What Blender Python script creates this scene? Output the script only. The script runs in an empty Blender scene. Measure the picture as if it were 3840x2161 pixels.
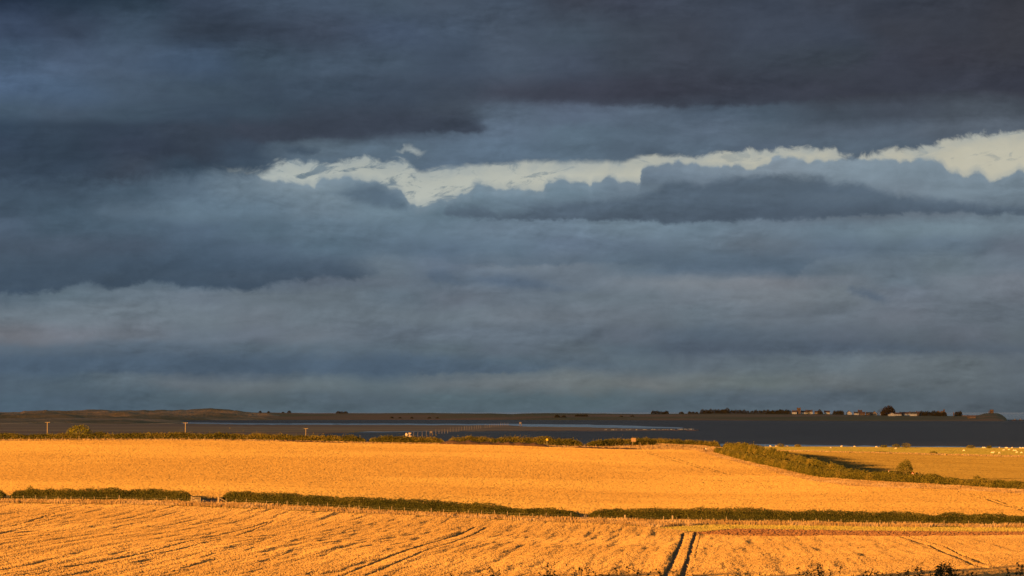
import bpy, bmesh, math, random
import numpy as np
from mathutils import Vector, Matrix, Euler

random.seed(7)
RNG = np.random.default_rng(11)
SC = bpy.context.scene
COL = SC.collection

# ------------------------------------------------------------------ camera, sky, sun, exposure
CAM_Z = 27.0
K = 1e-4                      # radians per photo pixel (3840 wide)
PY0 = 1520.0                  # photo row of the true horizontal
cam_d = bpy.data.cameras.new('camera'); cam = bpy.data.objects.new('camera', cam_d); COL.objects.link(cam)
cam.location = (0, 0, CAM_Z)
cam_d.sensor_width = 36; cam_d.lens = 36 / (3840 * K)
cam_d.clip_start = 0.5; cam_d.clip_end = 60000
cam.rotation_euler = (math.radians(90) + math.atan((PY0 - 1080.5) * K), 0, 0)
SC.camera = cam

EXPO = 1.45
EK = 2 ** EXPO
vs = SC.view_settings
vs.view_transform = 'Standard'; vs.look = 'None'; vs.gamma = 1; vs.exposure = EXPO; vs.use_curve_mapping = False

SUN_EL = math.radians(5.0)
SUN_H = Vector((-0.6, -0.8, 0))                     # horizontal direction towards the sun (behind, to the left)
SUN_DIR = Vector((SUN_H.x * math.cos(SUN_EL), SUN_H.y * math.cos(SUN_EL), math.sin(SUN_EL)))
sun_d = bpy.data.lights.new('sun', 'SUN'); sun = bpy.data.objects.new('sun', sun_d); COL.objects.link(sun)
sun_d.energy = 4.6; sun_d.angle = math.radians(0.53); sun_d.color = (1.0, 0.44, 0.085)
sun.location = (-300, -400, 300)
sun.rotation_euler = (-SUN_DIR).to_track_quat('-Z', 'Y').to_euler()

def lin(c):
    c = np.asarray(c, float) / 255.0
    return np.where(c <= 0.04045, c / 12.92, ((c + 0.055) / 1.055) ** 2.4)

class NT:
    """small helper to write node trees as expressions"""
    def __init__(s, tree): s.t = tree; s.l = tree.links
    def n(s, typ, **kw):
        nd = s.t.nodes.new(typ)
        for k, v in kw.items(): setattr(nd, k, v)
        return nd
    def put(s, sock, v):
        if isinstance(v, bpy.types.NodeSocket): s.l.new(v, sock)
        elif v is not None: sock.default_value = v
    def m(s, op, a, b=None, c=None, clamp=False):
        nd = s.n('ShaderNodeMath', operation=op, use_clamp=clamp)
        for i, v in enumerate((a, b, c)): s.put(nd.inputs[i], v)
        return nd.outputs[0]
    def add(s, a, b): return s.m('ADD', a, b)
    def sub(s, a, b): return s.m('SUBTRACT', a, b)
    def mul(s, a, b): return s.m('MULTIPLY', a, b)
    def step(s, x, a, b, kind='SMOOTHSTEP'):
        nd = s.n('ShaderNodeMapRange', interpolation_type=kind, clamp=True)
        s.put(nd.inputs[0], x); s.put(nd.inputs[1], a); s.put(nd.inputs[2], b); nd.inputs[3].default_value = 0; nd.inputs[4].default_value = 1
        return nd.outputs[0]
    def mix(s, f, a, b, blend='MIX'):
        nd = s.n('ShaderNodeMix', data_type='RGBA', blend_type=blend, clamp_factor=True)
        s.put(nd.inputs[0], f)
        for i, v in ((6, a), (7, b)):
            if not isinstance(v, bpy.types.NodeSocket): v = tuple(v)[:3] + (1.0,)
            s.put(nd.inputs[i], v)
        return nd.outputs[2]
    def xyz(s, x, y, z=0.0):
        nd = s.n('ShaderNodeCombineXYZ')
        for i, v in enumerate((x, y, z)): s.put(nd.inputs[i], v)
        return nd.outputs[0]
    def noise(s, vec, scale=1.0, detail=4, rough=0.55, dist=0.0):
        nd = s.n('ShaderNodeTexNoise'); s.put(nd.inputs['Vector'], vec)
        nd.inputs['Scale'].default_value = scale; nd.inputs['Detail'].default_value = detail
        nd.inputs['Roughness'].default_value = rough; nd.inputs['Distortion'].default_value = dist
        return nd.outputs['Fac']
    def curve(s, x, pts):
        """piecewise linear function: pts in [0,1]x[0,1]"""
        nd = s.n('ShaderNodeFloatCurve'); cm = nd.mapping; c = cm.curves[0]
        pts = sorted(pts)
        while len(c.points) < len(pts): c.points.new(0.5, 0.5)
        for p, (a, b) in zip(c.points, pts): p.location = (a, b); p.handle_type = 'AUTO_CLAMPED'
        cm.extend = 'HORIZONTAL'; cm.update()
        s.put(nd.inputs['Value'], x)
        return nd.outputs[0]
    def ramp(s, x, stops):
        nd = s.n('ShaderNodeValToRGB'); cr = nd.color_ramp; cr.interpolation = 'EASE'
        while len(cr.elements) < len(stops): cr.elements.new(0.5)
        for e, (p, c) in zip(cr.elements, stops): e.position = p
        for e, (p, c) in zip(cr.elements, stops): e.position = p; e.color = tuple(c) + (1.0,)
        s.put(nd.inputs[0], x)
        return nd.outputs[0]

# ---- tones of the storm clouds: rows are heights above the horizon, columns are bearings (every 240 units)
UPPER = [
 (0,   [(38,50,68),(40,54,70),(42,56,70),(60,72,90),(68,82,100),(70,84,102),(70,84,100),(70,82,98),(68,80,96),(60,66,78),(60,66,80),(64,72,86),(60,68,82),(60,66,78),(56,62,74),(56,60,70),(58,60,68)]),
 (120, [(60,74,96),(56,68,86),(64,80,98),(50,60,74),(55,65,80),(62,72,88),(70,84,104),(72,86,104),(74,86,102),(70,82,96),(64,72,84),(62,68,80),(64,72,86),(62,70,84),(60,64,74),(58,62,72),(58,60,68)]),
 (240, [(68,86,108),(74,90,112),(72,88,108),(70,88,110),(66,82,98),(70,85,102),(68,82,98),(64,76,92),(74,86,102),(70,80,96),(64,72,84),(62,68,80),(62,70,82),(62,70,80),(60,64,76),(58,60,70),(58,60,68)]),
 (340, [(78,98,124),(78,98,122),(72,88,106),(68,84,100),(62,76,92),(64,78,94),(64,76,92),(64,74,88),(70,76,90),(64,68,82),(58,60,72),(62,66,78),(58,64,76),(60,64,74),(58,62,72),(56,60,70),(56,58,68)]),
 (430, [(70,88,106),(74,90,108),(66,82,98),(60,74,90),(58,72,86),(60,70,84),(62,72,86),(68,78,90),(84,98,114),(88,102,120),(86,100,116),(80,94,110),(74,88,102),(70,80,92),(70,78,90),(70,78,88),(72,80,90)]),
 (490, [(54,70,88),(56,70,86),(54,66,82),(58,68,82),(58,66,80),(58,66,78),(66,76,90),(80,94,110),(92,108,126),(90,108,124),(88,104,120),(86,100,116),(84,98,112),(84,96,110),(84,96,110),(86,96,108),(90,100,112)]),
 (560, [(54,68,86),(54,68,84),(54,64,80),(56,66,80),(60,74,90),(88,104,118),(92,110,126),(92,110,128),(90,108,126),(90,108,124),(88,104,120),(90,106,122),(88,102,118),(84,98,112),(84,98,112),(86,98,112),(84,96,110)]),
 (640, [(56,70,86),(54,68,84),(60,70,84),(58,74,90),(64,80,96),(92,110,126),(92,110,126),(92,110,128),(92,110,128),(94,112,128),(94,110,124),(96,112,126),(92,106,120),(86,100,114),(86,100,114),(88,100,114),(88,100,114)]),
]
LOWER = [
 (640, [(72,90,106),(74,92,108),(78,96,112),(88,106,122),(104,122,136),(114,134,148),(100,120,136),(118,138,150),(115,135,148),(110,130,145),(108,124,140),(120,136,150),(128,142,154),(126,142,154),(120,136,148),(116,132,144),(110,126,138)]),
 (720, [(64,80,96),(66,82,98),(74,92,108),(86,104,120),(104,122,136),(120,138,150),(98,118,134),(110,130,144),(112,132,146),(108,128,142),(104,120,134),(100,114,128),(104,118,130),(110,124,136),(116,130,142),(118,134,146),(114,130,142)]),
 (800, [(66,82,98),(70,88,104),(86,104,120),(96,116,132),(98,118,134),(108,126,140),(108,128,142),(98,118,132),(96,114,128),(96,112,128),(96,112,126),(92,106,120),(92,104,118),(94,106,118),(98,110,122),(98,110,122),(98,112,124)]),
 (860, [(78,94,112),(72,90,106),(76,94,110),(82,100,118),(88,108,124),(100,120,136),(100,120,136),(104,124,140),(108,126,142),(108,126,142),(110,128,142),(104,122,136),(106,122,136),(104,122,136),(110,128,140),(114,132,144),(110,126,138)]),
 (930, [(74,88,104),(76,90,106),(72,86,102),(76,94,112),(84,102,120),(88,108,124),(90,108,124),(92,110,128),(96,114,130),(100,116,134),(96,112,128),(100,116,130),(98,110,122),(96,112,128),(94,110,124),(96,112,126),(94,104,116)]),
 (1000,[(78,94,110),(74,90,106),(70,86,102),(74,92,110),(80,98,116),(84,100,116),(100,114,126),(98,112,128),(106,118,130),(106,118,130),(96,112,126),(90,106,122),(92,108,124),(104,118,130),(104,118,130),(104,118,128),(104,116,128)]),
 (1060,[(80,96,112),(88,104,118),(90,106,120),(90,106,120),(94,108,122),(96,108,122),(100,112,124),(96,110,124),(94,108,124),(104,116,128),(112,122,132),(118,126,134),(120,126,134),(112,122,132),(104,118,130),(110,120,130),(110,118,128)]),
 (1110,[(88,104,118),(96,112,124),(104,118,130),(106,118,130),(104,116,126),(104,116,126),(98,112,124),(104,114,126),(104,116,128),(104,116,126),(106,118,128),(112,122,132),(116,124,132),(112,122,130),(104,114,126),(106,116,126),(108,116,126)]),
 (1190,[(104,116,126),(110,122,132),(108,120,130),(110,122,132),(108,118,128),(104,116,126),(104,116,126),(106,118,128),(108,118,128),(106,116,126),(104,114,124),(102,114,124),(104,114,124),(102,112,122),(104,112,122),(100,110,120),(98,108,118)]),
 (1260,[(112,116,124),(112,118,128),(108,116,126),(100,112,124),(102,112,124),(104,114,124),(98,110,122),(98,110,122),(100,112,124),(96,108,120),(96,106,118),(90,104,118),(90,102,114),(92,102,114),(94,104,114),(96,104,114),(94,104,112)]),
 (1310,[(90,104,118),(88,102,116),(86,100,114),(88,102,116),(90,104,116),(92,106,118),(90,104,116),(92,106,116),(94,106,118),(94,106,116),(88,102,114),(82,94,108),(80,92,104),(82,94,108),(86,98,110),(90,100,110),(92,102,112)]),
 (1370,[(76,94,112),(74,92,110),(76,92,108),(78,94,110),(78,94,110),(80,96,110),(76,94,112),(82,98,112),(86,102,114),(88,102,114),(92,106,116),(96,108,118),(98,110,118),(100,112,120),(104,114,120),(100,110,116),(96,106,114)]),
 (1440,[(82,98,112),(84,100,112),(90,104,114),(98,108,116),(100,110,116),(98,110,116),(94,108,116),(100,110,116),(104,112,116),(106,114,116),(108,114,116),(104,112,114),(102,112,114),(102,110,114),(98,108,114),(96,106,112),(94,104,112)]),
 (1500,[(76,94,108),(78,94,108),(78,94,106),(80,96,106),(84,98,106),(84,98,108),(84,98,108),(84,100,108),(84,100,108),(84,100,108),(86,100,108),(84,98,108),(84,96,106),(84,96,106),(84,96,104),(84,94,102),(82,92,100)]),
 (1560,[(80,98,114),(80,98,112),(80,98,112),(82,98,110),(84,100,110),(84,100,110),(84,100,110),(84,100,110),(84,100,110),(84,100,110),(86,100,110),(84,98,108),(84,98,108),(84,96,106),(84,96,104),(84,94,102),(82,92,100)]),
]
# lower rim of the upper deck, and the cumulus tops of the lower bank (bearing, height row)
RIM_UP = [(0,705),(300,690),(500,685),(640,672),(800,655),(900,668),(970,652),(1010,636),(1040,616),(1100,612),(1160,610),(1300,606),(1360,592),(1400,606),(1440,614),(1480,602),(1510,600),(1550,622),(1580,640),(1640,631),(1789,618),(2087,604),(2310,608),(2445,582),(2534,589),(2683,574),(2832,566),(2981,563),(3130,559),(3160,590),(3220,596),(3324,569),(3429,566),(3577,537),(3652,522),(3840,514)]
RIM_LOW = [(0,590),(700,610),(900,660),(969,690),(1040,693),(1133,700),(1193,730),(1215,686),(1252,674),(1342,678),(1416,693),(1490,730),(1535,775),(1610,775),(1640,757),(1714,745),(1789,716),(1863,704),(1923,718),(2012,727),(2087,689),(2160,689),(2266,686),(2415,689),(2445,641),(2534,614),(2594,619),(2609,641),(2683,626),(2773,626),(2832,656),(2862,634),(2922,604),(2981,599),(3026,615),(3100,619),(3205,604),(3280,611),(3399,626),(3503,619),(3533,648),(3607,671),(3712,678),(3757,693),(3800,680),(3840,656)]
# darker cloud strips: lower edge, upper edge, (soft below, soft above), colour, strength
STRIPS = [
 ([(0,1112),(60,1112),(200,1102),(240,1084),(330,1068),(420,1090),(500,1074),(560,1066),(700,1085),(850,1090),(920,1102),(980,1082),(1040,1068),(1130,1056),(1200,1044),(1280,1044),(1400,1038),(1440,1020),(1500,1000),(3840,1000)],
  [(0,960),(1300,970),(1400,1010),(1440,1030),(1500,1020),(3840,1020)], (18,110), (63,79,96), 0.9),
 ([(0,800),(1640,800),(1680,815),(1800,825),(2000,828),(2300,830),(2560,838),(2800,832),(3000,828),(3200,815),(3500,812),(3840,815)],
  [(0,815),(1640,815),(1690,772),(1760,768),(1900,798),(1980,780),(2080,762),(2200,745),(2400,730),(2560,672),(2640,690),(2670,672),(2760,665),(2870,652),(2980,658),(3080,665),(3140,688),(3200,680),(3280,705),(3400,735),(3600,760),(3840,790)], (14,30), (82,97,112), 0.88),
 ([(0,300),(1850,300),(1920,378),(2000,380),(2150,386),(2250,398),(2560,402),(2800,400),(3000,385),(3200,372),(3400,362),(3600,357),(3840,360)],
  [(0,310),(1850,310),(1920,350),(2150,300),(2560,250),(3840,230)], (18,130), (58,62,74), 0.72),
 ([(0,380),(760,430),(900,500),(980,542),(1050,532),(1280,517),(1400,506),(1500,500),(1600,498),(1800,497),(1845,492),(1900,470),(3840,470)],
  [(0,440),(760,450),(1000,450),(1500,400),(1700,400),(1790,430),(1815,452),(1845,492),(1900,480),(3840,480)], (14,60), (60,68,82), 0.85),
 ([(0,1000),(1560,1000),(1610,1058),(1800,1066),(2000,1082),(2200,1092),(2230,1080),(3840,1040)],
  [(0,1010),(1540,1010),(1580,1030),(1640,1005),(1760,1046),(1900,1030),(2050,1062),(2200,1086),(2240,1090),(3840,1050)], (22,26), (86,102,120), 0.75),
 ([(0,1090),(3150,1090),(3190,1110),(3300,1138),(3330,1140),(3360,1120),(3840,1120)],
  [(0,1100),(3150,1100),(3175,1088),(3220,1078),(3280,1086),(3330,1128),(3370,1130),(3840,1130)], (26,30), (88,102,118), 0.8),
 ([(0,700),(1230,735),(1300,752),(1400,772),(1500,790),(1545,788),(1580,740),(3840,700)],
  [(0,720),(1230,720),(1300,708),(1360,684),(1430,696),(1500,736),(1545,772),(1580,770),(3840,720)], (22,34), (88,106,122), 0.8),
 ([(0,540),(1040,545),(1075,572),(1120,588),(1170,582),(1195,555),(1230,540),(3840,500)],
  [(0,560),(1040,560),(1070,548),(1130,546),(1190,550),(1230,560),(3840,520)], (20,24), (62,77,93), 0.75),
 ([(0,540),(1460,545),(1490,572),(1520,566),(1560,584),(1585,575),(1610,545),(3840,500)],
  [(0,560),(1460,566),(1490,556),(1525,544),(1560,552),(1585,566),(1610,566),(3840,520)], (16,18), (172,180,178), 0.7),
 ([(0,800),(1700,805),(1900,824),(2300,828),(2560,836),(2800,831),(3000,827),(3200,814),(3500,811),(3840,813)],
  [(0,815),(1700,812),(1900,808),(2300,790),(2560,778),(2900,766),(3200,770),(3500,780),(3840,795)], (12,44), (70,82,96), 0.6),
 ([(0,900),(1620,930),(1700,992),(2000,1000),(2400,988),(2560,1016),(2700,1012),(2870,1006),(2930,1030),(2985,1042),(3030,1002),(3110,966),(3160,930),(3840,900)],
  [(0,930),(1620,950),(1800,944),(2560,926),(3000,940),(3110,962),(3160,950),(3840,930)], (16,60), (86,103,119), 0.65),
 ([(0,1290),(2300,1300),(2560,1326),(2800,1330),(3000,1335),(3400,1324),(3840,1332)],
  [(0,1310),(2300,1310),(2560,1270),(2900,1262),(3400,1280),(3840,1290)], (16,60), (80,92,106), 0.55),
 ([(0,1400),(900,1404),(1500,1404),(1840,1404),(1960,1396),(2060,1385),(2100,1370),(3840,1360)],
  [(0,1330),(1200,1320),(1900,1350),(2040,1358),(2100,1372),(3840,1380)], (14,50), (76,93,110), 0.8),
]

world = bpy.data.worlds.new('World'); SC.world = world; world.use_nodes = True
def build_world():
    t = world.node_tree; t.nodes.clear(); N = NT(t)
    out = N.n('ShaderNodeOutputWorld'); bg = N.n('ShaderNodeBackground'); bg.inputs['Strength'].default_value = 0.1
    N.l.new(bg.outputs[0], out.inputs[0])
    sky = N.n('ShaderNodeTexSky', sky_type='NISHITA', sun_disc=False, sun_elevation=SUN_EL,
              sun_rotation=math.atan2(SUN_H.x, SUN_H.y) % (2 * math.pi), air_density=1.2, dust_density=1.5)
    tc = N.n('ShaderNodeTexCoord'); sp = N.n('ShaderNodeSeparateXYZ'); N.l.new(tc.outputs['Generated'], sp.inputs[0])
    x, y, z = sp.outputs
    az = N.m('ARCTAN2', x, y)
    hyp = N.m('SQRT', N.add(N.mul(x, x), N.mul(y, y)))
    el = N.m('DIVIDE', z, N.m('MAXIMUM', hyp, 1e-3))
    azc = N.m('MINIMUM', N.m('MAXIMUM', az, -1.2), 1.2)
    # bearing and height in units of 1/10000 rad, shared with RIM_* and the tone tables
    px = N.add(N.mul(N.m('TANGENT', azc), 1e4), 1920.0)
    py = N.sub(PY0, N.mul(el, 1e4))
    S = 10.0 / EK                                    # background strength 0.1 and exposure taken out again
    L = lambda c: tuple(lin(c) * S)
    vec = N.xyz(N.mul(px, 1 / 300.), N.mul(py, 1 / 120.), 3.0)
    # billow displacements at several sizes
    big1 = N.sub(N.noise(vec, 0.55, 3, 0.5), 0.5)
    big2 = N.sub(N.noise(N.xyz(N.mul(px, 1 / 260.), N.mul(py, 1 / 110.), 9.0), 0.6, 3, 0.5), 0.5)
    med = N.sub(N.noise(N.xyz(N.mul(px, 1 / 90.), N.mul(py, 1 / 60.), 5.0), 1.0, 5, 0.6, 0.4), 0.5)
    fine = N.sub(N.noise(N.xyz(N.mul(px, 1 / 34.), N.mul(py, 1 / 26.), 1.0), 1.0, 5, 0.6, 0.6), 0.5)
    streak = N.sub(N.noise(N.xyz(N.add(N.mul(px, 1 / 420.), N.mul(py, 1 / 900.)), N.mul(py, 1 / 42.), 2.0), 1.0, 6, 0.58, 0.5), 0.5)
    pw = N.add(N.add(px, N.mul(big1, 320.0)), N.mul(med, 70.0))
    qw = N.add(N.add(N.add(py, N.mul(big2, 80.0)), N.mul(med, 26.0)), N.mul(streak, 26.0))
    tear = N.sub(N.noise(N.xyz(N.mul(px, 1 / 95.), N.mul(py, 1 / 70.), 11.0), 1.0, 6, 0.62, 1.0), 0.5)
    def table(rows, qshift):
        pn = N.mul(pw, 1 / 3840.)
        c = None; prev = None
        for yy, cols in rows:
            r = N.ramp(pn, [(i / 16., L(cc)) for i, cc in enumerate(cols)])
            if c is None: c = r
            else: c = N.mix(N.step(qw, float(prev), float(yy)), c, r)
            prev = yy
        return c
    def edge(pts, xin):
        pn = N.mul(N.add(xin, 100.0), 1 / 4040.)
        cv = N.curve(pn, [((a + 100) / 4040., b / 1600.) for a, b in pts])
        return N.mul(cv, 1600.0)
    up = table(UPPER, 0); low = table(LOWER, 0)
    # broad and fine tonal variation inside the clouds
    def billow(sx, sy, z, dx, dy, det=5):
        def f(ox, oy): return N.noise(N.xyz(N.mul(N.add(px, ox), 1 / sx), N.mul(N.add(py, oy), 1 / sy), z), 1.0, det, 0.58, 0.35)
        return N.sub(f(0.0, 0.0), f(dx, dy))
    relief = N.add(N.mul(billow(330., 120., 21.0, -26., -20.), 0.95), N.mul(billow(120., 54., 23.0, -12., -10.), 0.65))
    relief = N.mul(N.m('MINIMUM', N.m('MAXIMUM', relief, -0.16), 0.20), N.mul(N.step(big2, -0.10, 0.14), 0.75))
    cloudy = N.sub(N.noise(N.xyz(N.add(N.mul(px, 1 / 400.), N.mul(py, 1 / 500.)), N.mul(py, 1 / 170.), 31.0), 1.0, 8, 0.58, 0.7), 0.5)
    relief = N.add(relief, N.mul(cloudy, 0.62))
    tone = N.add(N.add(1.0, relief), N.add(N.mul(streak, 0.20), N.add(N.mul(med, 0.36), N.mul(big1, 0.14))))
    up = N.mix(1.0, up, N.xyz(tone, tone, tone), 'MULTIPLY')
    low = N.mix(1.0, low, N.xyz(tone, tone, tone), 'MULTIPLY')
    # the clear strip between the decks
    warm = N.step(px, 800.0, 3600.0)
    clear = N.mix(warm, L((182, 189, 183)), L((196, 193, 175)))
    wisp = N.noise(N.xyz(N.add(N.mul(px, 1 / 120.), N.mul(py, 1 / 160.)), N.mul(py, 1 / 48.), 7.0), 1.0, 6, 0.66, 0.8)
    thin = N.step(px, 2450.0, 1500.0)
    clear = N.mix(N.mul(N.step(wisp, N.sub(0.555, N.mul(thin, 0.06)), 0.66), N.add(0.35, N.mul(thin, 0.6))), clear, L((112, 130, 142)))
    ex = N.add(px, N.mul(med, 26.0))
    # rounded cumulus heads: upper envelope of many discs strung along the traced top line
    rg = np.random.default_rng(5); bx = np.arange(-100, 3941, 4.0); base = np.interp(bx, [p[0] for p in RIM_LOW], [p[1] for p in RIM_LOW]); env = base + 12.0
    for k in range(420):
        r = rg.choice([rg.uniform(8, 14), rg.uniform(14, 24), rg.uniform(24, 40)], p=[0.5, 0.36, 0.14]); cx = rg.uniform(0, 3840)
        cy = np.interp(cx, bx, base) + r * rg.uniform(0.2, 0.8) + 4; dx = np.abs(bx - cx); m = dx < r
        env[m] = np.minimum(env[m], cy - np.sqrt(r * r - dx[m] ** 2))
    def half(a, b):
        q = np.arange(a, b + 1, 14.0); sc = 1.0 / (b - a)
        cv = N.curve(N.mul(N.sub(ex, float(a)), sc), [((t - a) * sc, float(np.interp(t, bx, env)) / 1600.) for t in q])
        return N.mul(cv, 1600.0)
    e_low = N.m('ADD', N.mul(half(-100, 1920), N.m('LESS_THAN', ex, 1920.0)), N.mul(half(1920, 3940), N.m('GREATER_THAN', ex, 1919.999)))
    q_low = N.add(py, N.add(N.mul(fine, 22.0), N.mul(med, 14.0)))
    d_up = N.sub(N.add(py, N.mul(tear, 75.0)), edge(RIM_UP, px))
    veil = N.m('MAXIMUM', N.step(d_up, 62.0, 0.0), N.step(N.sub(e_low, q_low), 34.0, 0.0))
    glow = N.add(0.93, N.add(N.mul(big1, 0.25), N.mul(med, 0.14)))
    clear = N.mix(1.0, clear, N.xyz(glow, glow, glow), 'MULTIPLY')
    clear = N.mix(N.mul(N.mul(veil, N.add(0.75, N.mul(med, 2.2))), 0.52), clear, L((136, 150, 158)))
    m_low = N.step(N.sub(q_low, e_low), -8.0, 7.0)
    rimlight = N.step(N.sub(q_low, e_low), 46.0, 0.0)
    low = N.mix(N.mul(rimlight, 0.30), low, L((138, 154, 166)))
    def strip(col, s):
        pts_b, pts_t, soft, c, k = s
        xw = N.add(px, N.mul(med, 60.0))
        qq = N.add(py, N.add(N.add(N.mul(med, 24.0), N.mul(fine, 20.0)), N.mul(tear, 46.0)))
        a = N.step(N.sub(edge(pts_b, xw), qq), -soft[0] * 0.5, soft[0])
        b = N.step(N.sub(qq, edge(pts_t, xw)), -soft[1] * 0.5, soft[1])
        var = N.add(1.0, N.mul(streak, 0.5))
        f = N.mul(N.mul(a, b), N.mul(var, k))
        return N.mix(N.m('MINIMUM', f, 1.0), col, N.mix(1.0, L(c), N.xyz(tone, tone, tone), 'MULTIPLY'))
    for i in (0, 1, 9, 4, 5, 6, 10, 11, 12): low = strip(low, STRIPS[i])
    for i in (2, 3, 7, 8): up = strip(up, STRIPS[i])
    c = N.mix(m_low, clear, low)
    # ragged lower rim of the upper deck
    rough_ = N.add(0.40, N.mul(N.add(N.step(px, 2350.0, 2650.0), N.step(px, 1650.0, 1450.0)), 0.55))
    q_up = N.add(py, N.add(N.mul(N.add(N.mul(fine, 26.0), N.mul(tear, 80.0)), rough_), N.mul(streak, 6.0)))
    left_soft = N.step(px, 1100.0, 850.0)
    soft = N.add(13.0, N.mul(left_soft, 30.0))
    m_up = N.step(N.sub(edge(RIM_UP, px), q_up), N.mul(soft, -1.0), soft)
    c = N.mix(m_up, c, up)
    # everywhere else the same broken deck goes on in front of the clear evening sky
    gv = N.n('ShaderNodeVectorMath', operation='MULTIPLY'); N.l.new(tc.outputs['Generated'], gv.inputs[0]); gv.inputs[1].default_value = (2.2, 2.2, 7.0)
    g1 = N.noise(gv.outputs[0], 1.0, 6, 0.55, 0.3)
    deck = N.mix(N.step(g1, 0.3, 0.7), L((54, 64, 80)), L((92, 106, 122)))
    gen = N.mix(N.step(g1, 0.40, 0.56), sky.outputs[0], deck)
    wa = N.step(N.m('ABSOLUTE', az), 0.60, 0.28)
    we = N.step(el, 0.42, 0.19)
    c = N.mix(N.mul(wa, we), gen, c)
    N.l.new(c, bg.inputs['Color'])
build_world()

# ------------------------------------------------------------------ small tools
def drop(d): return d * d / (2 * 7.43e6)             # curvature of the earth with refraction
def U(px): return (px - 1920.0) * K
def DEP(py): return (py - PY0) * K

def hash2(ix, iy, seed):
    h = (ix.astype(np.int64) * 374761393 + iy.astype(np.int64) * 668265263 + seed * 974634777) & 0xFFFFFFFF
    h = ((h ^ (h >> 13)) * 1274126177) & 0xFFFFFFFF
    h = h ^ (h >> 16)
    return (h & 0xFFFFFF) / float(0xFFFFFF)
def vnoise(x, y, seed=0):
    x = np.asarray(x, float); y = np.asarray(y, float)
    ix = np.floor(x); iy = np.floor(y); fx = x - ix; fy = y - iy
    fx = fx * fx * (3 - 2 * fx); fy = fy * fy * (3 - 2 * fy)
    a = hash2(ix, iy, seed); b = hash2(ix + 1, iy, seed); c = hash2(ix, iy + 1, seed); d = hash2(ix + 1, iy + 1, seed)
    return (a * (1 - fx) + b * fx) * (1 - fy) + (c * (1 - fx) + d * fx) * fy
def fbm(x, y, seed=0, oct=4):
    s = 0; a = 0.5; tot = 0
    for i in range(oct):
        s = s + a * vnoise(x * 2 ** i, y * 2 ** i, seed + i * 17); tot += a; a *= 0.5
    return s / tot

def mesh_np(name, v, faces, mat, smooth=False):
    """v (n,3) array, faces (m,k) array with one k"""
    me = bpy.data.meshes.new(name)
    v = np.ascontiguousarray(v, dtype=np.float32); f = np.ascontiguousarray(faces, dtype=np.int32)
    k = f.shape[1]
    me.vertices.add(len(v)); me.vertices.foreach_set('co', v.ravel())
    me.loops.add(f.size); me.loops.foreach_set('vertex_index', f.ravel())
    me.polygons.add(len(f)); me.polygons.foreach_set('loop_start', np.arange(0, f.size, k, dtype=np.int32))
    if smooth: me.polygons.foreach_set('use_smooth', np.ones(len(f), dtype=bool))
    me.update(calc_edges=True)
    me.materials.append(mat)
    return me
def link(name, me, parent=None, loc=None):
    o = bpy.data.objects.new(name, me); COL.objects.link(o)
    if parent: o.parent = parent
    if loc is not None: o.location = loc
    return o
def tag(o, label=None, cat=None, group=None, kind=None):
    if label: o['label'] = label
    if cat: o['category'] = cat
    if group: o['group'] = group
    if kind: o['kind'] = kind
    return o
def thing(name, label, cat, loc=(0, 0, 0), rz=0.0, group=None):
    o = bpy.data.objects.new(name, None); COL.objects.link(o); o.location = loc; o.rotation_euler = (0, 0, rz)
    o.empty_display_size = 0.3
    return tag(o, label, cat, group)
def copy_tree(o, loc, rz=0.0, scale=None, label=None, group=None):
    c = o.copy(); COL.objects.link(c); c.location = loc; c.rotation_euler = (0, 0, rz)
    if scale is not None: c.scale = scale if hasattr(scale, '__len__') else (scale,) * 3
    if label: c['label'] = label
    if group: c['group'] = group
    for ch in list(o.children):
        d = ch.copy(); COL.objects.link(d); d.parent = c
        for g in list(ch.children):
            e = g.copy(); COL.objects.link(e); e.parent = d
    return c
class MB:
    """collects simple solids into one mesh"""
    def __init__(s): s.bm = bmesh.new()
    def box(s, c, size, rot=None, taper=1.0):
        m = Matrix.Translation(c)
        if rot is not None: m = m @ Euler(rot).to_matrix().to_4x4()
        hx, hy, hz = [q / 2 for q in size]
        vs_ = []
        for dz, t in ((-hz, 1), (hz, taper)):
            for dx, dy in ((-hx, -hy), (hx, -hy), (hx, hy), (-hx, hy)):
                vs_.append(s.bm.verts.new(m @ Vector((dx * t, dy * t, dz))))
        for f in ((3, 2, 1, 0), (4, 5, 6, 7), (0, 1, 5, 4), (1, 2, 6, 5), (2, 3, 7, 6), (3, 0, 4, 7)):
            s.bm.faces.new([vs_[i] for i in f])
        return s
    def tube(s, a, b, r0, r1, n=8):
        a = Vector(a); b = Vector(b); q = (b - a).to_track_quat('Z', 'Y').to_matrix()
        r = []
        for p, rr in ((a, r0), (b, r1)):
            r.append([s.bm.verts.new(p + q @ Vector((math.cos(2 * math.pi * i / n) * rr, math.sin(2 * math.pi * i / n) * rr, 0))) for i in range(n)])
        for i in range(n): s.bm.faces.new((r[0][i], r[0][(i + 1) % n], r[1][(i + 1) % n], r[1][i]))
        s.bm.faces.new(list(reversed(r[0]))); s.bm.faces.new(r[1])
        return s
    def poly(s, pts, faces):
        v = [s.bm.verts.new(p) for p in pts]
        for f in faces: s.bm.faces.new([v[i] for i in f])
        return s
    def mesh(s, name, mat, smooth=False):
        me = bpy.data.meshes.new(name)
        bmesh.ops.recalc_face_normals(s.bm, faces=s.bm.faces)
        s.bm.to_mesh(me); s.bm.free(); me.materials.append(mat)
        if smooth: me.polygons.foreach_set('use_smooth', np.ones(len(me.polygons), dtype=bool))
        return me
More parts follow.
